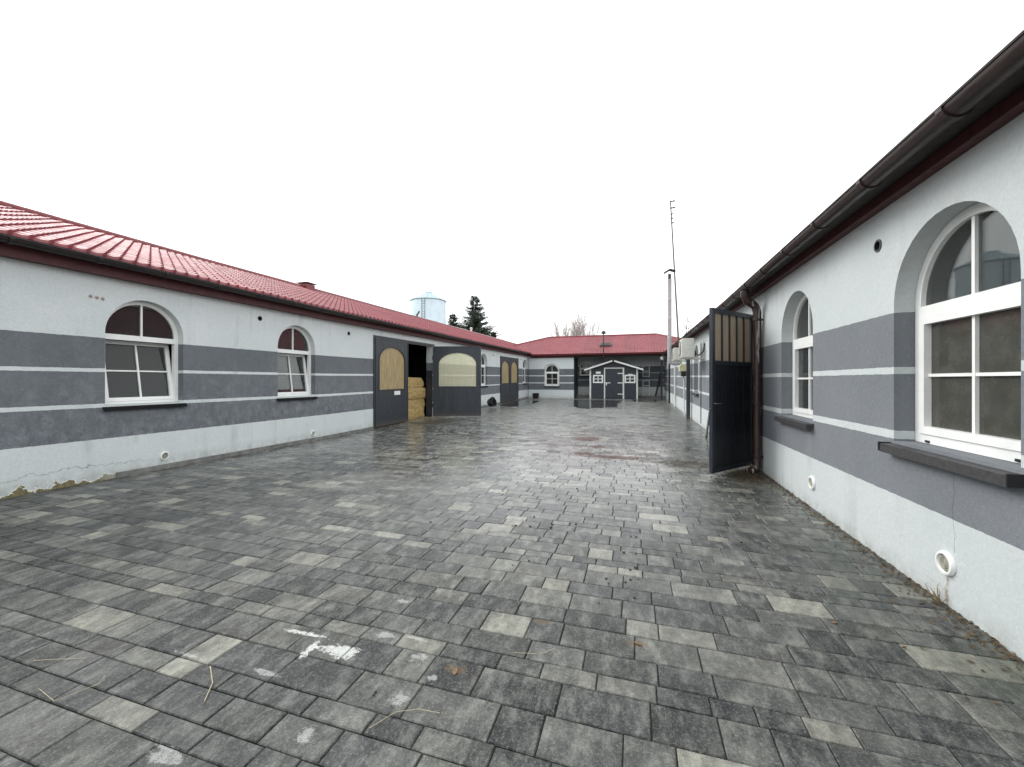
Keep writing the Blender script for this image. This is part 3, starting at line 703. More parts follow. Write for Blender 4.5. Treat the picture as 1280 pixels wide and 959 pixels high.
mb = MB(); mb.box((-8.0, YB-.24, 3.37), (XR+.5, YV+.4, 3.40)); mb.build('soffit', M['soffit'], BB)
mb = MB(); mb.box((-13, 41.2, -.1), (8, 41.5, 3.4)); mb.build('wall', M['inside'], BB)
mb = MB(); mb.box((XW+6.28, YB-.02, 0), (XW+6.40, YB+.10, 3.15)); mb.build('porch_post', M['dark'], BB)
# hipped roof: panels cut along hips and valleys
ez, ey, rz, ry = 3.42, 30.72, 5.17, 36.0      # before the yard's rise is added
br = ramp(31); ez += br; rz += br+.1
sB = math.atan((rz-ez)/(ry-ey)); vl = math.hypot(rz-ez, ry-ey)
RX0, RX1 = -7.56, 1.62
vs, fs = tile_panel_mesh(5, .2, vl, 9)
U, V, Nn = Vector((1, 0, 0)), Vector((0, math.cos(sB), math.sin(sB))), Vector((0, -math.sin(sB), math.cos(sB)))
for k in range(-6, 16):
    x0 = -7.9+k*1.0
    org = Vector((x0, ey, ez))
    bm = bmesh.new(); bv = [bm.verts.new(U*a+V*b+Nn*c) for a, b, c in vs]
    for f in fs: bm.faces.new([bv[i] for i in f])
    def cut(px, py, nx, ny):
        bmesh.ops.bisect_plane(bm, geom=bm.verts[:]+bm.edges[:]+bm.faces[:], plane_co=Vector((px, py, 0))-Vector((org.x, org.y, 0)), plane_no=(nx, ny, 0), clear_outer=True)
    dh = ry-ey
    cut(-7.93, ey, -1, -1.0); cut(RX0, ry, -1, 1); cut(1.86, ey, 1, -1.0); cut(RX1, ry, 1, 1)
    if len(bm.faces) < 4: bm.free(); continue
    bmesh.ops.recalc_face_normals(bm, faces=bm.faces)
    me = bpy.data.meshes.new('roof_panel'); bm.to_mesh(me); bm.free(); me.materials.append(M['tile'])
    panel_object(BB, me, Matrix.Translation(org))
mb = MB(); lx, rx = RX0-(ry-ey), RX1+(ry-ey)
mb.add([(RX0, ry, rz-.02), (RX1, ry, rz-.02), (lx, 41.3, ez), (rx, 41.3, ez), (lx, ey, ez-.03), (rx, ey, ez-.03)], [(0, 1, 3, 2), (0, 2, 4), (1, 5, 3)])
mb.build('roof', M['tile'], BB, rmp=False, recalc=False)
mb = MB(); mb.tube([(RX0, ry, rz+.02), (RX1, ry, rz+.02)], .08, 8)
q = .52
mb.tube([(RX0, ry, rz+.02), (RX0-(ry-ey)*q, ry-(ry-ey)*q, rz-(rz-ez)*q+.03)], .08, 8)
mb.tube([(RX1, ry, rz+.02), (RX1+(ry-ey)*q, ry-(ry-ey)*q, rz-(rz-ez)*q+.03)], .08, 8); mb.build('ridge_cap', M['ridge'], BB, rmp=False, smooth=True)
mb = MB(); n = 8; prof = [(math.cos(PI+PI*k/n)*.07, math.sin(PI+PI*k/n)*.07) for k in range(n+1)]
prof += [(a*.9, b*.9) for a, b in prof[::-1]]; k = len(prof)
mb.add([(x, ey-.03+a, ez-.06+b) for x in (-7.85, 1.75) for a, b in prof], [(i, (i+1) % k, k+(i+1) % k, k+i) for i in range(k)]); mb.build('gutter', M['ridge'], BB, rmp=False)
# skylight low on the back roof
def roofpt(x, y, off): return Vector((x, y, ez+(y-ey)*math.tan(sB)+off))
mb = MB(); sk = [roofpt(x, y, o) for o in (.03, .15) for x, y in ((-2.75, 32.45), (-1.85, 32.45), (-1.85, 33.15), (-2.75, 33.15))]
mb.add(sk, [(0, 1, 2, 3), (4, 5, 6, 7), (0, 1, 5, 4), (1, 2, 6, 5), (2, 3, 7, 6), (3, 0, 4, 7)]); s1_ = mb.build('skylight', M['dark'], BB, rmp=False)
mb = MB(); mb.add([roofpt(x, y, .158) for x, y in ((-2.67, 32.52), (-1.93, 32.52), (-1.93, 33.08), (-2.67, 33.08))], [(0, 1, 2, 3)]); mb.build('dark_pane', M['beam'], s1_, rmp=False)  # skylight glass as a matt dark sheet, so it mirrors no white sky
# white wall lamp at the porch corner
lp_ = thing('wall_lamp', (1.86, 31.0, 2.95), 'small white globe lamp under the eave corner at the porch end', 'lamp')
mb = MB(); c0 = Vector((1.80, 30.9, 2.98)); mb.lathe(c0-Vector((0, 0, .15)), (0, 0, 1), [(.02, 0), (.10, .04), (.15, .12), (.15, .18), (.10, .26), (.03, .3)], 12); mb.build('globe', M['white'], lp_, smooth=True)
mb = MB(); mb.box((1.80, 30.88, 3.10), (2.115, 30.92, 3.14)); mb.build('bracket', M['oldwhite'], lp_)

# ------------------------------------------------------------------ garden shed on the porch
sx0, sx1, sy = -3.37, .10, 31.42
SH = thing('garden_shed', ((sx0+sx1)/2, sy+.6, 0), 'small slate grey shed with white trim and two little windows on the porch', 'shed')
FS = frame((0, sy, 0), (1, 0, 0), (0, -1, 0)); cxs = (sx0+sx1)/2; ze, zp = 2.27, 2.83
dx0, dx1, dz = cxs-.60, cxs+.68, 2.28
wL, wR = (sx0+.22, sx0+.98), (sx1-.92, sx1-.14)
mb = MB(); slab(mb, FS, [(sx0, 0), (sx1, 0), (sx1, ze), (cxs, zp), (sx0, ze)], [rect(wL[0]+.06, wL[1]-.06, 1.25, 1.75), rect(wR[0]+.06, wR[1]-.06, 1.25, 1.75)], -.05, 0); sw = mb.build('wall', M['shed'], SH)
for k in range(26):   # upright cover boards
    xa = sx0+.02+k*(sx1-sx0-.04)/26; xb = xa+(sx1-sx0-.04)/26-.012
    xm = (xa+xb)/2
    if dx0-.05 < xm < dx1+.05: continue
    zt_ = ze+(zp-ze)*(1-abs(xm-cxs)/((sx1-sx0)/2))-.06
    spans = [(.02, zt_)]
    for w_ in (wL, wR):
        if w_[0]-.03 < xm < w_[1]+.03: spans = [(.02, 1.17), (1.83, zt_)]
    for za, zb in spans:
        mb = MB(); mb.box((xa, .001, za), (xb, .018+.003*(k % 3), zb), FS); mb.build('plank', M['shed'], sw)
mb = MB()
for xx in (sx0, sx1-.05): mb.box((xx, sy, 0), (xx+.05, sy+1.15, ze))
mb.box((sx0, sy+1.1, 0), (sx1, sy+1.15, ze)); mb.build('wall', M['shed'], SH)
for xx in (sx0-.04, sx1-.08):
    mb = MB(); mb.box((xx, .0, .0), (xx+.12, .045, ze-.02), FS); mb.build('corner_trim', M['oldwhite'], SH)
rsl = (zp-ze)/((sx1-sx0)/2)
for sg in (-1, 1):
    xe = cxs+sg*((sx1-sx0)/2+.42); zz = zp+.06-rsl*abs(xe-cxs)
    mb = MB(); mb.add([(x, y_, z+o) for y_ in (sy-.30, sy+1.25) for x, z in ((cxs, zp+.06), (xe, zz)) for o in (0, .03)],
                      [(0, 1, 3, 2), (4, 6, 7, 5), (0, 4, 5, 1), (2, 3, 7, 6), (1, 5, 7, 3), (0, 2, 6, 4)]); mb.build('roof', M['dark'], SH)
    mb = MB(); mb.add([(x, y_, z+o) for y_ in (sy-.335, sy-.302) for x, z in ((cxs+sg*.06, zp+.04), (xe, zz-.0)) for o in (-.075, .045)],
                      [(0, 1, 3, 2), (4, 6, 7, 5), (0, 4, 5, 1), (2, 3, 7, 6), (1, 5, 7, 3), (0, 2, 6, 4)]); mb.build('bargeboard', M['white'], SH)
mb = MB(); mb.box((dx0, .0, .03), (dx1, .028, dz), FS); sd = mb.build('door', M['shed'], SH)
mb = MB()
for k in range(1, 10): 
    xx = dx0+k*(dx1-dx0)/10; mb.box((xx-.05, .029, .06), (xx+.05, .036, dz-.03), FS)
mb.build('door_boards', M['shed'], sd)
for a, b, c, d in ((dx0-.09, dx0, 0, dz), (dx1, dx1+.11, 0, dz), (dx0-.09, dx1+.11, dz, dz+.07)):
    mb = MB(); mb.box((a, .0, c), (b, .05, d), FS); mb.build('door_trim', M['oldwhite'], SH)
for zz in (.36, 1.2, 1.92):
    mb = MB(); mb.box((dx1-.36, .037, zz-.03), (dx1+.02, .056, zz+.03), FS); mb.build('hinge', M['white'], sd)
mb = MB(); mb.box((dx0-.02, .052, 1.17), (dx0+.38, .075, 1.23), FS); mb.box((dx0+.06, .052, 1.02), (dx0+.13, .07, 1.19), FS); mb.build('latch', M['white'], sd)
for w_ in (wL, wR):
    mb = MB(); ringbar(mb, FS, rect(w_[0], w_[1], 1.19, 1.81), rect(w_[0]+.10, w_[1]-.10, 1.29, 1.71), -.03, .05); ww = mb.build('window', M['white'], SH)
    cm = (w_[0]+w_[1])/2
    mb = MB(); mb.box((cm-.025, -.01, 1.28), (cm+.025, .035, 1.72), FS); mb.build('glazing_bar', M['white'], ww)
    mb = MB(); mb.box((w_[0]+.09, -.012, 1.475), (w_[1]-.09, .03, 1.525), FS); mb.build('glazing_bar', M['white'], ww)
    mb = MB(); mb.box((w_[0]+.08, -.02, 1.27), (w_[1]-.08, -.014, 1.73), FS); mb.build('pane', M['glass'], ww)
mb = MB(); mb.box((wL[0]+.22, .04, 1.90), (wL[1]-.18, .055, 2.06), FS); mb.build('name_plate', M['white'], SH)
mb = MB(); mb.box((wR[0]+.24, .05, 1.815), (wR[1]-.2, .065, 1.87), FS); mb.build('name_plate', M['white'], SH)
# stove pipe rising past the porch roof edge
sp_ = thing('stove_pipe', (-2.28, 30.55, 2.6), 'thin brown pipe with dark cap standing up across the red back roof', 'pipe')
mb = MB(); mb.tube([(-2.28, 30.62, 2.72), (-2.28, 30.6, 3.0), (-2.28, 30.4, 3.15), (-2.28, 30.4, 4.85)], .035, 8); mb.build('pipe', M['brown'], sp_, smooth=True)
mb = MB(); mb.lathe((-2.28, 30.4, 4.80), (0, 0, 1), [(.05, 0), (.17, .03), (.17, .13), (.13, .22), (.03, .25)], 10); mb.build('cap', M['dark'], sp_)

# ------------------------------------------------------------------ things on the porch and along the walls
def ladder(z0, z1, x0, x1, y, rungs, label):
    L = thing('ladder', ((x0+x1)/2, y, z0), label, 'ladder', 'white ladders on the porch wall')
    for xx in (x0, x1-.05): mb = MB(); mb.box((xx, y-.03, z0), (xx+.05, y+.01, z1)); mb.build('rail', M['white'], L)
    for k in range(rungs):
        z = z0+.03+(z1-z0-.10)*k/(rungs-1); mb = MB(); mb.box((x0+.05, y-.02, z), (x1-.05, y+.004, z+.045)); mb.build('rung', M['white'], L)
ladder(1.64, 2.56, .50, 1.02, 33.34, 3, 'short white ladder frame hung high on the porch wall right of the shed')
ladder(.175, 1.38, .50, 1.02, 33.30, 4, 'white ladder frame standing on the porch floor under the hung one')
bt = thing('timber_beam', (1.5, 32.9, 0), 'dark timber leaning against the porch wall near the corner post', 'beam')
mb = MB(); mb.add([Vector(p)+Vector(q) for p in ((1.42, 32.75, .17), (1.86, 33.33, 2.0)) for q in ((-.06, -.03, 0), (.06, -.03, 0), (.06, .03, 0), (-.06, .03, 0))],
                  [(0, 1, 2, 3), (7, 6, 5, 4)]+[(k, (k+1) % 4, 4+(k+1) % 4, 4+k) for k in range(4)]); mb.build('beam', M['beam'], bt)

def bucket(x, y, r, h, label, tilt=0):
    b = thing('rubber_bucket', (x, y, 0), label, 'bucket', 'black rubber buckets by the walls')
    ax = Vector((math.sin(tilt), -.25*math.sin(tilt), math.cos(tilt))); c = Vector((x, y, .0 if not tilt else r*.86))
    mb = MB(); mb.lathe(c, ax, [(r*.74, 0), (r*.80, h*.1), (r, h*.96), (r*1.06, h), (r*1.0, h*1.01), (r*.94, h*.97), (r*.72, h*.06), (.01, h*.05)], 18); mb.build('body', M['rubber'], b, smooth=True)
    mb = MB(); u = ax.orthogonal().normalized(); w = ax.cross(u); top = c+ax*h
    mb.tube([top+(u*math.cos(a)+w*math.sin(a)*.55)*r*1.05+ax*.02*math.sin(a) for a in [PI*k/10 for k in range(11)]], .012, 6); mb.build('handle', M['mast'], b)
bucket(-7.72, 20.9, .27, .30, 'black rubber bucket tipped over by the wall beside the open door leaf', tilt=1.2)
bucket(-7.45, 30.55, .27, .38, 'black rubber bucket upright in the far corner below the pale wall window')

def ac_unit(x0, x1, y0, y1, z0, z1, label, big=True):
    A = thing('air_conditioner', ((x0+x1)/2, (y0+y1)/2, z0), label, 'air conditioner', 'air conditioners on the stable wall')
    mb = MB(); mb.box((x0, y0, z0), (x1, y1, z1)); b = mb.build('casing', M['ac'], A)
    bm = bmesh.new(); bm.from_mesh(b.data); bmesh.ops.bevel(bm, geom=bm.edges[:], offset=.02, segments=2, affect='EDGES'); bm.to_mesh(b.data); bm.free()
    cy, cz = y0+(y1-y0)*.58, (z0+z1)/2; r = min(z1-z0, y1-y0)*.40
    mb = MB(); mb.lathe((x0-.004, cy, cz), (-1, 0, 0), [(r*1.04, 0), (r*1.04, .012), (r, .014), (r*.98, .002), (.01, .002)], 24); g = mb.build('fan_grille', M['dark'], A)
    for q in (.85, .65, .45, .25):
        mb = MB(); mb.lathe((x0-.005, cy, cz), (-1, 0, 0), [(r*q, .004), (r*q, .02), (r*(q-.06), .02), (r*(q-.06), .004)], 20); mb.build('grille_ring', M['ac'], g)
    for k in range(6):   # louvres on the end facing the gate
        z = z0+.12+k*(z1-z0-.24)/6; mb = MB(); mb.box((x0+.05, y0-.008, z), (x1-.08, y0-.001, z+.03)); mb.build('louvre', M['oldwhite'], A)
    for yy in (y0+.1, y1-.14):
        mb = MB(); mb.box((x0+.02, yy, z0-.04), (XR-.001, yy+.04, z0-.004)); mb.box((XR-.045, yy+.002, z0-.03), (XR-.002, yy+.038, z1-.1)); mb.build('bracket', M['oldwhite'], A)
    mb = MB(); mb.box((x1+.001, y0+.05, z0+.05), (x1+.05, y0+.2, z0+.22)); mb.build('valve_cover', M['dark'], A)
    mb = MB(); mb.tube([(x1+.03, y0+.1, z0+.15), (x1+.12, y0+.02, z0+.06), (XR-.05, y0-.03, z0+.2), (XR-.02, y0-.02, z0+.45)], .022, 8); mb.build('hose', M['dark'], A, smooth=True)
ac_unit(1.42, 1.81, 14.2, 15.05, 2.30, 2.93, 'large cream air conditioner on brackets high on the right wall')
ac_unit(1.55, 1.86, 18.6, 19.4, 2.38, 2.92, 'smaller cream air conditioner farther along, next to the steel flue')
# flue
fl = thing('steel_flue', (1.58, 21.3, 2.3), 'tall steel flue pipe with a tilted rain cowl beside the antenna mast', 'flue')
mb = MB(); mb.tube([(2.1, 21.3, 2.32), (1.74, 21.3, 2.32), (1.62, 21.3, 2.37), (1.58, 21.3, 2.5), (1.58, 21.3, 2.7)], .10, 14); mb.build('elbow', M['steel'], fl, smooth=True)
mb = MB(); z = 2.7
while z < 6.2: mb.lathe((1.58, 21.3, z), (0, 0, 1), [(.10, 0), (.10, .86), (.106, .88), (.106, .92), (.10, .94)], 16); z += .94
mb.build('pipe', M['steel'], fl, smooth=True)
mb = MB(); mb.lathe((1.58, 21.3, z), (0, 0, 1), [(.10, 0), (.075, .08), (.075, .26)], 14); mb.build('neck', M['dark'], fl)
mb = MB()
mb.add([(1.58+a, 21.3+b, z+c) for a, b, c in ((-.27, -.2, .30), (0, -.2, .46), (.27, -.2, .36), (-.27, .2, .30), (0, .2, .46), (.27, .2, .36), (-.27, -.2, .33), (0, -.2, .49), (.27, -.2, .39), (-.27, .2, .33), (0, .2, .49), (.27, .2, .39))],
       [(0, 1, 4, 3), (1, 2, 5, 4), (6, 9, 10, 7), (7, 10, 11, 8), (0, 6, 7, 1), (1, 7, 8, 2), (3, 4, 10, 9), (4, 5, 11, 10), (0, 3, 9, 6), (2, 8, 11, 5)]); 
for a in (-.07, .07): mb.tube([(1.58+a, 21.3, z+.24), (1.58+a, 21.3, z+.43)], .008, 5)
mb.build('cowl', M['dark'], fl)
for zz in (3.4,):
    mb = MB(); mb.box((1.58, 21.28, zz), (2.2, 21.32, zz+.03)); mb.build('wall_brace', M['mast'], fl)
# antenna mast
an = thing('antenna_mast', (2.28, 24.4, 3.3), 'thin leaning antenna mast with small aerials at its top', 'antenna')
p0, p1 = Vector((2.30, 24.4, 3.2)), Vector((1.86, 24.4, 11.55))
mb = MB(); mb.tube([p0, p0.lerp(p1, .25)], .05, 8); mb.build('lower_pole', M['mast'], an)
mb = MB(); mb.tube([p0.lerp(p1, .24), p1], [.05, .036], 8); mb.build('upper_pole', M['mast'], an)
for q, l in ((1.0, .26), (.955, .24), (.915, .10), (.885, .10), (.855, .13)):
    c = p0.lerp(p1, q); mb = MB(); mb.tube([c+Vector((-.05, 0, 0)), c+Vector((l, 0, .0))], .035 if l > .2 else .022, 6)
    mb.tube([c+Vector((l*.6, -.15, 0)), c+Vector((l*.6, .15, 0))], .012, 6); mb.build('aerial', M['dark'], an)
# letter box and clutter
ml_ = thing('post_box', (1.95, 16.9, 1.75), 'pale yellow box with a dark mouth below, on the far right wall', 'box')
mb = MB(); mb.add([(x, y_, z) for y_ in (18.0, 18.4) for x, z in ((1.72, 1.90), (2.118, 1.90), (2.118, 2.2), (1.80, 2.2), (1.72, 2.12))],
                  [(0, 1, 2, 3, 4), (9, 8, 7, 6, 5)]+[(k, 5+k, 5+(k+1) % 5, (k+1) % 5) for k in range(5)]); mb.build('body', M['cream'], ml_)
mb = MB(); mb.box((1.80, 18.02, 1.68), (2.1, 18.36, 1.899)); mb.build('tray', M['dark'], ml_)
mb = MB(); mb.tube([(1.9, 18.2, 1.68), (1.93, 18.2, .02)], .025, 8); mb.build('post', M['oldwhite'], ml_)
st = thing('iron_bar', (1.95, 12.5, 0), 'short dark bar leaning on the wall foot behind the open gate', 'bar')
mb = MB(); mb.tube([(1.86, 12.25, .02), (2.06, 13.0, .64)], .03, 8); mb.build('bar', M['dark'], st)

# straw bales in the hay door
bz = .012
for k in range(4):
    hgt = [.40, .42, .43, .44][k]; x1 = -8.58+[.04, -.01, .05, -.04][k]; y0b, y1b = 13.3+[.1, 0, .12, .05][k], 15.30+[-.10, .03, .0, -.07][k]
    bm = bmesh.new(); bmesh.ops.create_cube(bm, size=1); bmesh.ops.subdivide_edges(bm, edges=bm.edges[:], cuts=9, use_grid_fill=True)
    for v in bm.verts:
        p = v.co*2; q = Vector((p.x*(1-.05*p.z**4), p.y*(1-.03*p.z**4), p.z*(1-.04*p.y**4)))
        q *= .5; nz = mnoise.noise(Vector((q.x*5, q.y*9, q.z*4+k*7)))*.05+mnoise.noise(Vector((q.x*18, q.y*24, q.z*11+k*7)))*.035
        v.co = Vector(((x1-.5)+q.x*1.0, (y0b+y1b)/2+q.y*(y1b-y0b), bz+hgt/2+q.z*hgt))+v.co.normalized()*nz
    mb = MB(); bm.verts.index_update(); mb.add([v.co for v in bm.verts], [[l.vert.index for l in f.loops] for f in bm.faces]); bm.free()
    o = mb.build('straw_bale', M['bale'], smooth=True)
    tag(o, ['lowest straw bale in the doorway, resting on the floor', 'second straw bale from the floor in the doorway stack', 'third straw bale from the floor, just under the topmost', 'topmost straw bale of the stack in the dark doorway'][k], 'straw bale', 'straw bales stacked in the hay door')
    bz += hgt-.012
    tf = MB(); rb = random.Random(40+k)
    for _ in range(420):
        p = Vector((x1+rb.uniform(-.05, .03), rb.uniform(y0b+.02, y1b-.02), bz-hgt+.01+rb.random()*hgt)); d = Vector((rb.uniform(.05, .5), rb.gauss(0, .8), rb.gauss(-.15, .5))).normalized()*rb.uniform(.05, .15)
        w = Vector((rb.gauss(0, .3), rb.gauss(0, .3), 1)).cross(d).normalized()*.0035; tf.add([p-w, p+w, p+d], [(0, 1, 2)])
    o2 = tf.build('loose_ends', M['straw2'], o, recalc=False); o2['kind'] = 'stuff'
def blades(mb, pts, L, wd, flat=.25, rng=random):
    for (x, y_, z) in pts:
        a = rng.uniform(0, 2*PI); l = L*rng.uniform(.5, 1.2); d = Vector((math.cos(a), math.sin(a), rng.uniform(-.02, flat))); d.normalize(); w = Vector((-d.y, d.x, 0)).normalized()*wd
        p = Vector((x, y_, z)); m_ = p+d*l*.5+Vector((0, 0, rng.uniform(0, .01))); e = p+d*l; 
        mb.add([p-w, p+w, m_+w, m_-w, e], [(0, 1, 2, 3), (3, 2, 4)])
mb = MB(); blades(mb, [(random.gauss(-7.9, .35), random.uniform(13.2, 15.5), .012) for _ in range(900)], .14, .003, .12)
blades(mb, [(random.uniform(-8.8, -8.0), random.uniform(13.3, 15.3), .015) for _ in range(900)], .14, .003, .2)
blades(mb, [(x, random.uniform(13.4, 15.4), random.uniform(.1, 1.7)) for x in [-8.29+random.uniform(-.02, .02) for _ in range(0)]], .12, .003, .2)
tag(mb.build('loose_straw', M['straw'], recalc=False), kind='stuff', label='loose straw strewn over the hay door threshold', cat='straw')

# small litter on the paving
def stalk(pts, label, r=.0014):
    mb = MB(); mb.tube([(a, b, c) for a, b, c in pts], r, 5); tag(mb.build('straw_stalk', M['straw']), label, 'straw', 'straw stalks lying on the paving')
stalk([(-3.28, 1.40, .006), (-3.16, 1.44, .012), (-3.02, 1.50, .007)], 'long straw stalk at the far left of the foreground paving')
stalk([(-2.27, 1.66, .008), (-2.13, 1.57, .010), (-2.05, 1.47, .007)], 'pale bent straw stalk alone on a dark paver, lower left', .0026)
stalk([(-1.17, 1.58, .006), (-1.10, 1.69, .012), (-1.0, 1.735, .014), (-.90, 1.75, .007)], 'hooked straw stalk near the bottom centre of the paving')
stalk([(-2.95, 1.28, .006), (-2.76, 1.25, .010), (-2.68, 1.38, .02), (-2.70, 1.42, .03)], 'kinked straw stalk standing in a joint at lower left')
stalk([(-.68, 2.27, .006), (-.56, 2.29, .010), (-.50, 2.33, .008), (-.46, 2.37, .012)], 'short curly straw stalk in the middle foreground')
def dead_leaf(x, y_, s, a, label):
    s *= .75; mb = MB(); ca, sa = math.cos(a), math.sin(a)
    pr = [(-1, 0, 0), (-.4, .42, .10), (.3, .38, .16), (1, 0, .05), (.3, -.38, .16), (-.4, -.42, .10), (0, 0, .03)]
    mb.add([(x+s*(u*ca-v*sa), y_+s*(u*sa+v*ca), .004+s*w) for u, v, w in pr], [(i, (i+1) % 6, 6) for i in range(6)])
    tag(mb.build('dead_leaf', M['leafdry'], recalc=False), label, 'leaf', 'dead leaves lying on the paving')
dead_leaf(1.25, 3.17, .035, .4, 'tan dead leaf on the right side of the paving')
dead_leaf(.01, 2.57, .04, 2.9, 'rusty brown dead leaf in the middle of the paving')
dead_leaf(-.95, 2.03, .04, 1.8, 'curled orange leaf right of the white lime stain')
dead_leaf(.62, 5.4, .03, 1.1, 'small dead leaf out near the second window')
mb = MB(); rr = random.Random(5)
def crumb(mb, x, y_, s):
    bm = bmesh.new(); bmesh.ops.create_icosphere(bm, subdivisions=1, radius=1)
    vs = [(x+v.co.x*s*rr.uniform(.7, 1.3), y_+v.co.y*s*rr.uniform(.7, 1.3), s*.35+v.co.z*s*.5*rr.uniform(.7, 1.2)) for v in bm.verts]
    mb.add(vs, [[l.vert.index for l in f.loops] for f in bm.faces]); bm.free()
for (x, y_, s) in [(-.07, 3.93, .030), (-.05, 3.57, .034), (-.06, 3.25, .028), (-.22, 3.3, .022), (-.03, 3.42, .03), (0.0, 4.3, .025), (-.2, 2.95, .02), (-.05, 3.08, .024),
                   (-1.31, 4.27, .03), (-.85, 4.4, .04), (-1.1, 4.35, .03), (-.7, 4.5, .03), (-.97, 3.39, .035), (-1.25, 1.77, .018), (-.78, 2.15, .022), (1.0, 4.0, .02), (-1.2, 4.6, .025), (-2.6, 1.75, .015)]:
    for _ in range(2): crumb(mb, x+rr.gauss(0, s*1.1), y_+rr.gauss(0, s*1.1), s*rr.uniform(.25, .55))
for _ in range(60): crumb(mb, rr.gauss(-.4, 1.5), rr.uniform(2.5, 14), rr.uniform(.004, .016))
for _ in range(40): crumb(mb, rr.gauss(-.6, .45), rr.gauss(8.8, .22), rr.uniform(.005, .015))
for _ in range(25): crumb(mb, rr.gauss(-1.25, .25), rr.gauss(11, .35), rr.uniform(.006, .018))
for _ in range(120): crumb(mb, rr.gauss(1.15, .45), rr.gauss(8.0, .7), rr.uniform(.005, .014))
tag(mb.build('dung_crumbs', M['dung'], smooth=True), kind='stuff', label='dark dung crumbs scattered over the paving', cat='dung')
mb = MB()
def litter(mb, x, y_):
    s = rr.uniform(.006, .022); a = rr.uniform(0, 6.3); ca, sa = math.cos(a)*s, math.sin(a)*s
    mb.add([(x+ca, y_+sa, .004+rr.random()*.008), (x-sa*.5, y_+ca*.5, .006+rr.random()*.01), (x-ca, y_-sa, .004+rr.random()*.008), (x+sa*.5, y_-ca*.5, .006)], [(0, 1, 2, 3)])
for _ in range(900): litter(mb, XR-.004-abs(rr.gauss(0, .06)), rr.uniform(2.4, 8.0))
for _ in range(700): litter(mb, rr.gauss(1.75, .22), rr.gauss(7.75, .45))
for _ in range(350): litter(mb, XR-.02-abs(rr.gauss(0, .25)), rr.uniform(2.6, 8.0))
for _ in range(300): litter(mb, XL+.05+abs(rr.gauss(0, .06)), rr.uniform(3.0, 11))
tag(mb.build('leaf_litter', M['litter'], recalc=False), kind='stuff', label='brown leaf litter gathered along the wall foot', cat='leaf litter')
def weed(x, y_, n, h, label, mat):
    mb = MB()
    for _ in range(n):
        a = rr.uniform(0, 6.3); l = h*rr.uniform(.5, 1.1); b = Vector((x+rr.gauss(0, .015), y_+rr.gauss(0, .03), 0)); w = Vector((math.cos(a), math.sin(a), 0))*.003
        d = Vector((rr.gauss(-.15, .2), rr.gauss(0, .3), 1)).normalized(); m_ = b+d*l*.6; e = m_+(d+Vector((rr.gauss(0, .4), rr.gauss(0, .4), -.3))).normalized()*l*.4
        mb.add([b-w, b+w, m_+w*.7, m_-w*.7, e], [(0, 1, 2, 3), (3, 2, 4)])
    tag(mb.build('weed', mat, recalc=False), label, 'plant', 'weeds in the wall foot')
weed(2.09, 3.68, 16, .17, 'dry grass tuft at the wall foot under the near white vent', M['drygrass'])
weed(1.98, 8.15, 26, .22, 'green weed at the foot of the brown downpipe', M['leaf'])

# ------------------------------------------------------------------ beyond the roofs
si = thing('grain_silo', (-26, 47.4, 0), 'pale galvanised grain silo behind the left roof', 'silo')
mb = MB(); R_ = 2.25; pr = []; z = 0
while z < 11.95: pr += [(R_, z), (R_+.012, z+.12), (R_, z+.24)]; z += .24
mb.lathe((-26, 47.4, 0), (0, 0, 1), pr, 40); mb.build('body', M['galv'], si, rmp=False, smooth=True)
mb = MB(); mb.lathe((-26, 47.4, 11.95), (0, 0, 1), [(R_+.10, 0), (R_+.12, .07), (R_-.1, .12), (.55, 1.0), (.5, 1.02)], 40); rf = mb.build('roof', M['galvdark'], si, rmp=False)
mb = MB(); mb.lathe((-26, 47.4, 12.95), (0, 0, 1), [(.42, 0), (.42, .16), (.5, .18), (.5, .24), (.1, .3)], 20); mb.build('cap', M['galv'], rf, rmp=False)
mb = MB()
for k in range(20):
    a = 2*PI*k/20; ca, sa = math.cos(a), math.sin(a)
    mb.tube([(-26+ca*(R_+.05), 47.4+sa*(R_+.05), 12.08), (-26+ca*.55, 47.4+sa*.55, 12.98)], .03, 4)
mb.build('roof_ribs', M['galv'], rf, rmp=False)
mb = MB(); mb.tube([(-25.7, 45.15, .2), (-25.7, 45.12, 12.0)], .03, 5); mb.tube([(-25.3, 45.2, .2), (-25.3, 45.17, 12.0)], .03, 5)
for k in range(36): mb.tube([(-25.7, 45.14, .4+k*.32), (-25.3, 45.19, .4+k*.32)], .018, 4)
mb.build('ladder', M['mast'], si, rmp=False)

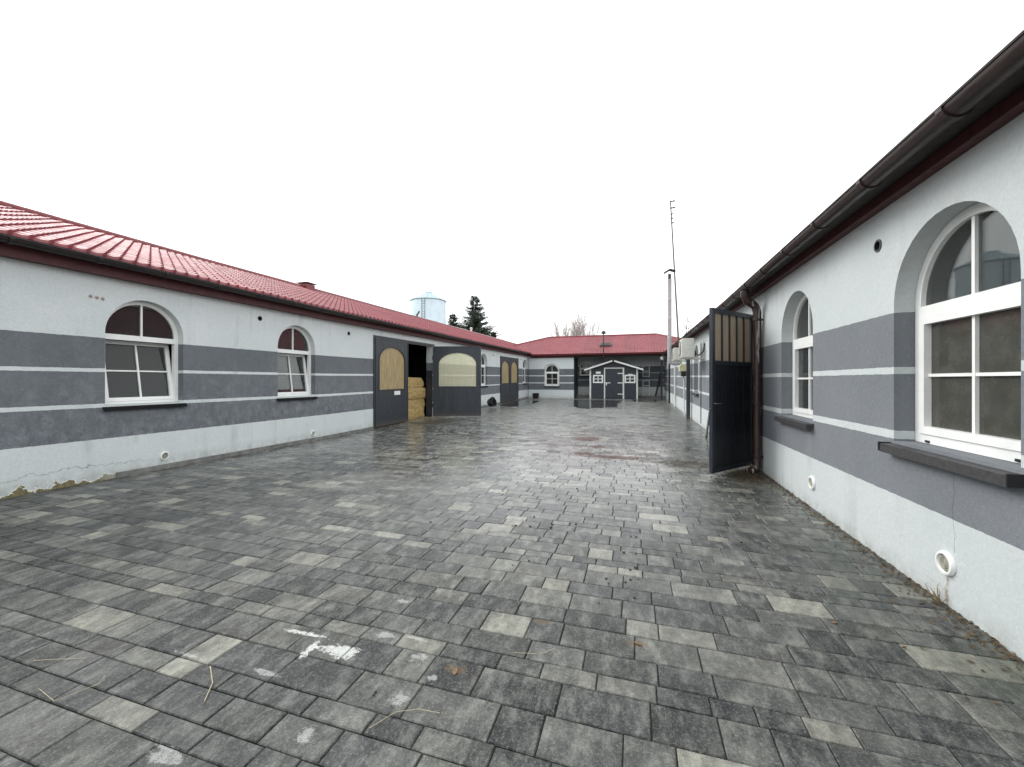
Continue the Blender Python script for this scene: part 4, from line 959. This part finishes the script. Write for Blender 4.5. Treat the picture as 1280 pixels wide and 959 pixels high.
def conifer(x, y_, H, R, z0, label, mat, seed, dens=1.0, up=.1):
    r_ = random.Random(seed); T = thing('spruce_tree', (x, y_, 0), label, 'tree')
    mb = MB(); mb.tube([(x, y_, 0), (x+.05, y_, H*.5), (x, y_, H)], [H*.017, H*.010, .02], 7); mb.build('trunk', M['bark'], T, rmp=False)
    mb = MB(); wood = MB(); z = z0
    while z < H-.15:
        tt = (z-z0)/(H-z0); L = R*(1-tt)**.85*(1.0-.25*(tt < .1))+.12; nb = 7+int(4*(1-tt))
        for b in range(nb):
            a = r_.uniform(0, 2*PI); l = L*r_.uniform(.55, 1.15); n = max(3, int(l*5.5*dens)); d = Vector((math.cos(a), math.sin(a), 0))
            pts = [Vector((x, y_, z))+d*l*q+Vector((0, 0, l*(-.28*q+(.30+up)*q*q))) for q in [i/n for i in range(n+1)]]
            wood.tube(pts[::max(1, n//3)] if n > 3 else pts, .012, 3, caps=False)
            for i, p in enumerate(pts[1:]):
                for _ in range(4):
                    ax = (d*.8+Vector((r_.gauss(0, .55), r_.gauss(0, .55), r_.gauss(-.15, .4)))).normalized(); s = (.16+.22*(1-i/n))*r_.uniform(.7, 1.3)*(.5+.5*(1-tt)+.15)
                    w = ax.cross(Vector((r_.gauss(0, 1), r_.gauss(0, 1), r_.gauss(0, 1)))).normalized()*s*.22
                    q0 = p+Vector((r_.gauss(0, .05), r_.gauss(0, .05), r_.gauss(0, .05)))
                    mb.add([q0-w, q0+w, q0+ax*s*1.6+w*.2, q0+ax*s*1.6-w*.2], [(0, 1, 2, 3)])
        z += (.22+.1*(1-tt))*r_.uniform(.8, 1.25)
    for i in range(12):
        p = Vector((x, y_, H-.5+i*.05)); ax = Vector((r_.gauss(0, .5), r_.gauss(0, .5), 1)).normalized(); w = ax.orthogonal().normalized()*.03
        mb.add([p-w, p+w, p+ax*.3], [(0, 1, 2)])
    mb.build('crown', mat, T, rmp=False, recalc=False); wood.build('limbs', M['bark'], T, rmp=False, recalc=False)
conifer(-22.9, 55.8, 14.4, 5.3, 4.5, 'tall dark spruce rising behind the left roof', M['needle'], 3)
conifer(-25.4, 53.5, 11.3, 3.2, 4.0, 'small pine with upright tips between the silo and the spruce', M['needle2'], 8, up=.35)
conifer(-20.4, 57.0, 8.9, 1.0, 4.0, 'slim low spruce tip right of the tall spruce', M['needle'], 12, up=.2)
def bare_tree(x, y_, H, label, seed, mat, spread=.34, levels=4, name='birch_tree'):
    r_ = random.Random(seed); T = thing(name, (x, y_, 0), label, 'tree', 'bare trees behind the back building')
    tr = MB(); cr = MB()
    def grow(p, d, l, r, lv):
        n = 3; pts = [p]
        for _ in range(n):
            d = (d+Vector((r_.gauss(0, .12), r_.gauss(0, .12), .05))).normalized(); pts.append(pts[-1]+d*l/n)
        (tr if lv == 0 else cr).tube(pts, [r, r*.88, r*.76, r*.62], 5 if lv < 2 else 3, caps=False)
        if lv >= levels: return
        for k in range(4 if lv else 7):
            i = r_.choice((1, 2, 3)) if lv else r_.choice((2, 3, 3)); q = pts[i]
            a = r_.uniform(0, 2*PI); o = Vector((math.cos(a), math.sin(a), 0)); dd = (d+o*spread*r_.uniform(.7, 1.5)+Vector((0, 0, .12))).normalized()
            grow(q, dd, l*r_.uniform(.55, .8), r*.55, lv+1)
    grow(Vector((x, y_, 0)), Vector((0, 0, 1)), H*.48, H*.014, 0)
    tr.build('trunk', mat, T, rmp=False); cr.build('crown', mat, T, rmp=False, recalc=False)
bare_tree(-12.4, 71, 11.6, 'bare tree at the left of the thin grey trees behind the back roof', 4, M['birch'], levels=4)
bare_tree(-10.3, 72, 12.8, 'tallest bare tree in the middle of those behind the back roof', 9, M['birch'], levels=4)
bare_tree(-8.6, 72, 11.0, 'bare tree at the right of the thin grey trees behind the back roof', 14, M['birch'], levels=4)
# young evergreen seen over the right gutter
ev = thing('young_tree', (4.6, 42, 0), 'thin leafy treetop peeping over the right gutter by the mast', 'tree')
mb = MB(); mb.tube([(4.6, 42, 0), (4.55, 42, 4), (4.7, 42, 7.6)], [.08, .05, .012], 6); mb.build('trunk', M['bark'], ev, rmp=False)
mb = MB(); r_ = random.Random(2)
for _ in range(420):
    z = r_.uniform(3.2, 7.7); a = r_.uniform(0, 6.3); q = r_.random()**.6*(.75-.09*(z-3.2)); p = Vector((4.62+math.cos(a)*q, 42+math.sin(a)*q, z))
    ax = Vector((r_.gauss(0, 1), r_.gauss(0, 1), r_.gauss(.3, 1))).normalized(); w = ax.orthogonal().normalized()*.04
    mb.add([p, p+ax*.08+w, p+ax*.17, p+ax*.08-w], [(0, 1, 2, 3)])
mb.build('crown', M['leaf'], ev, rmp=False, recalc=False)
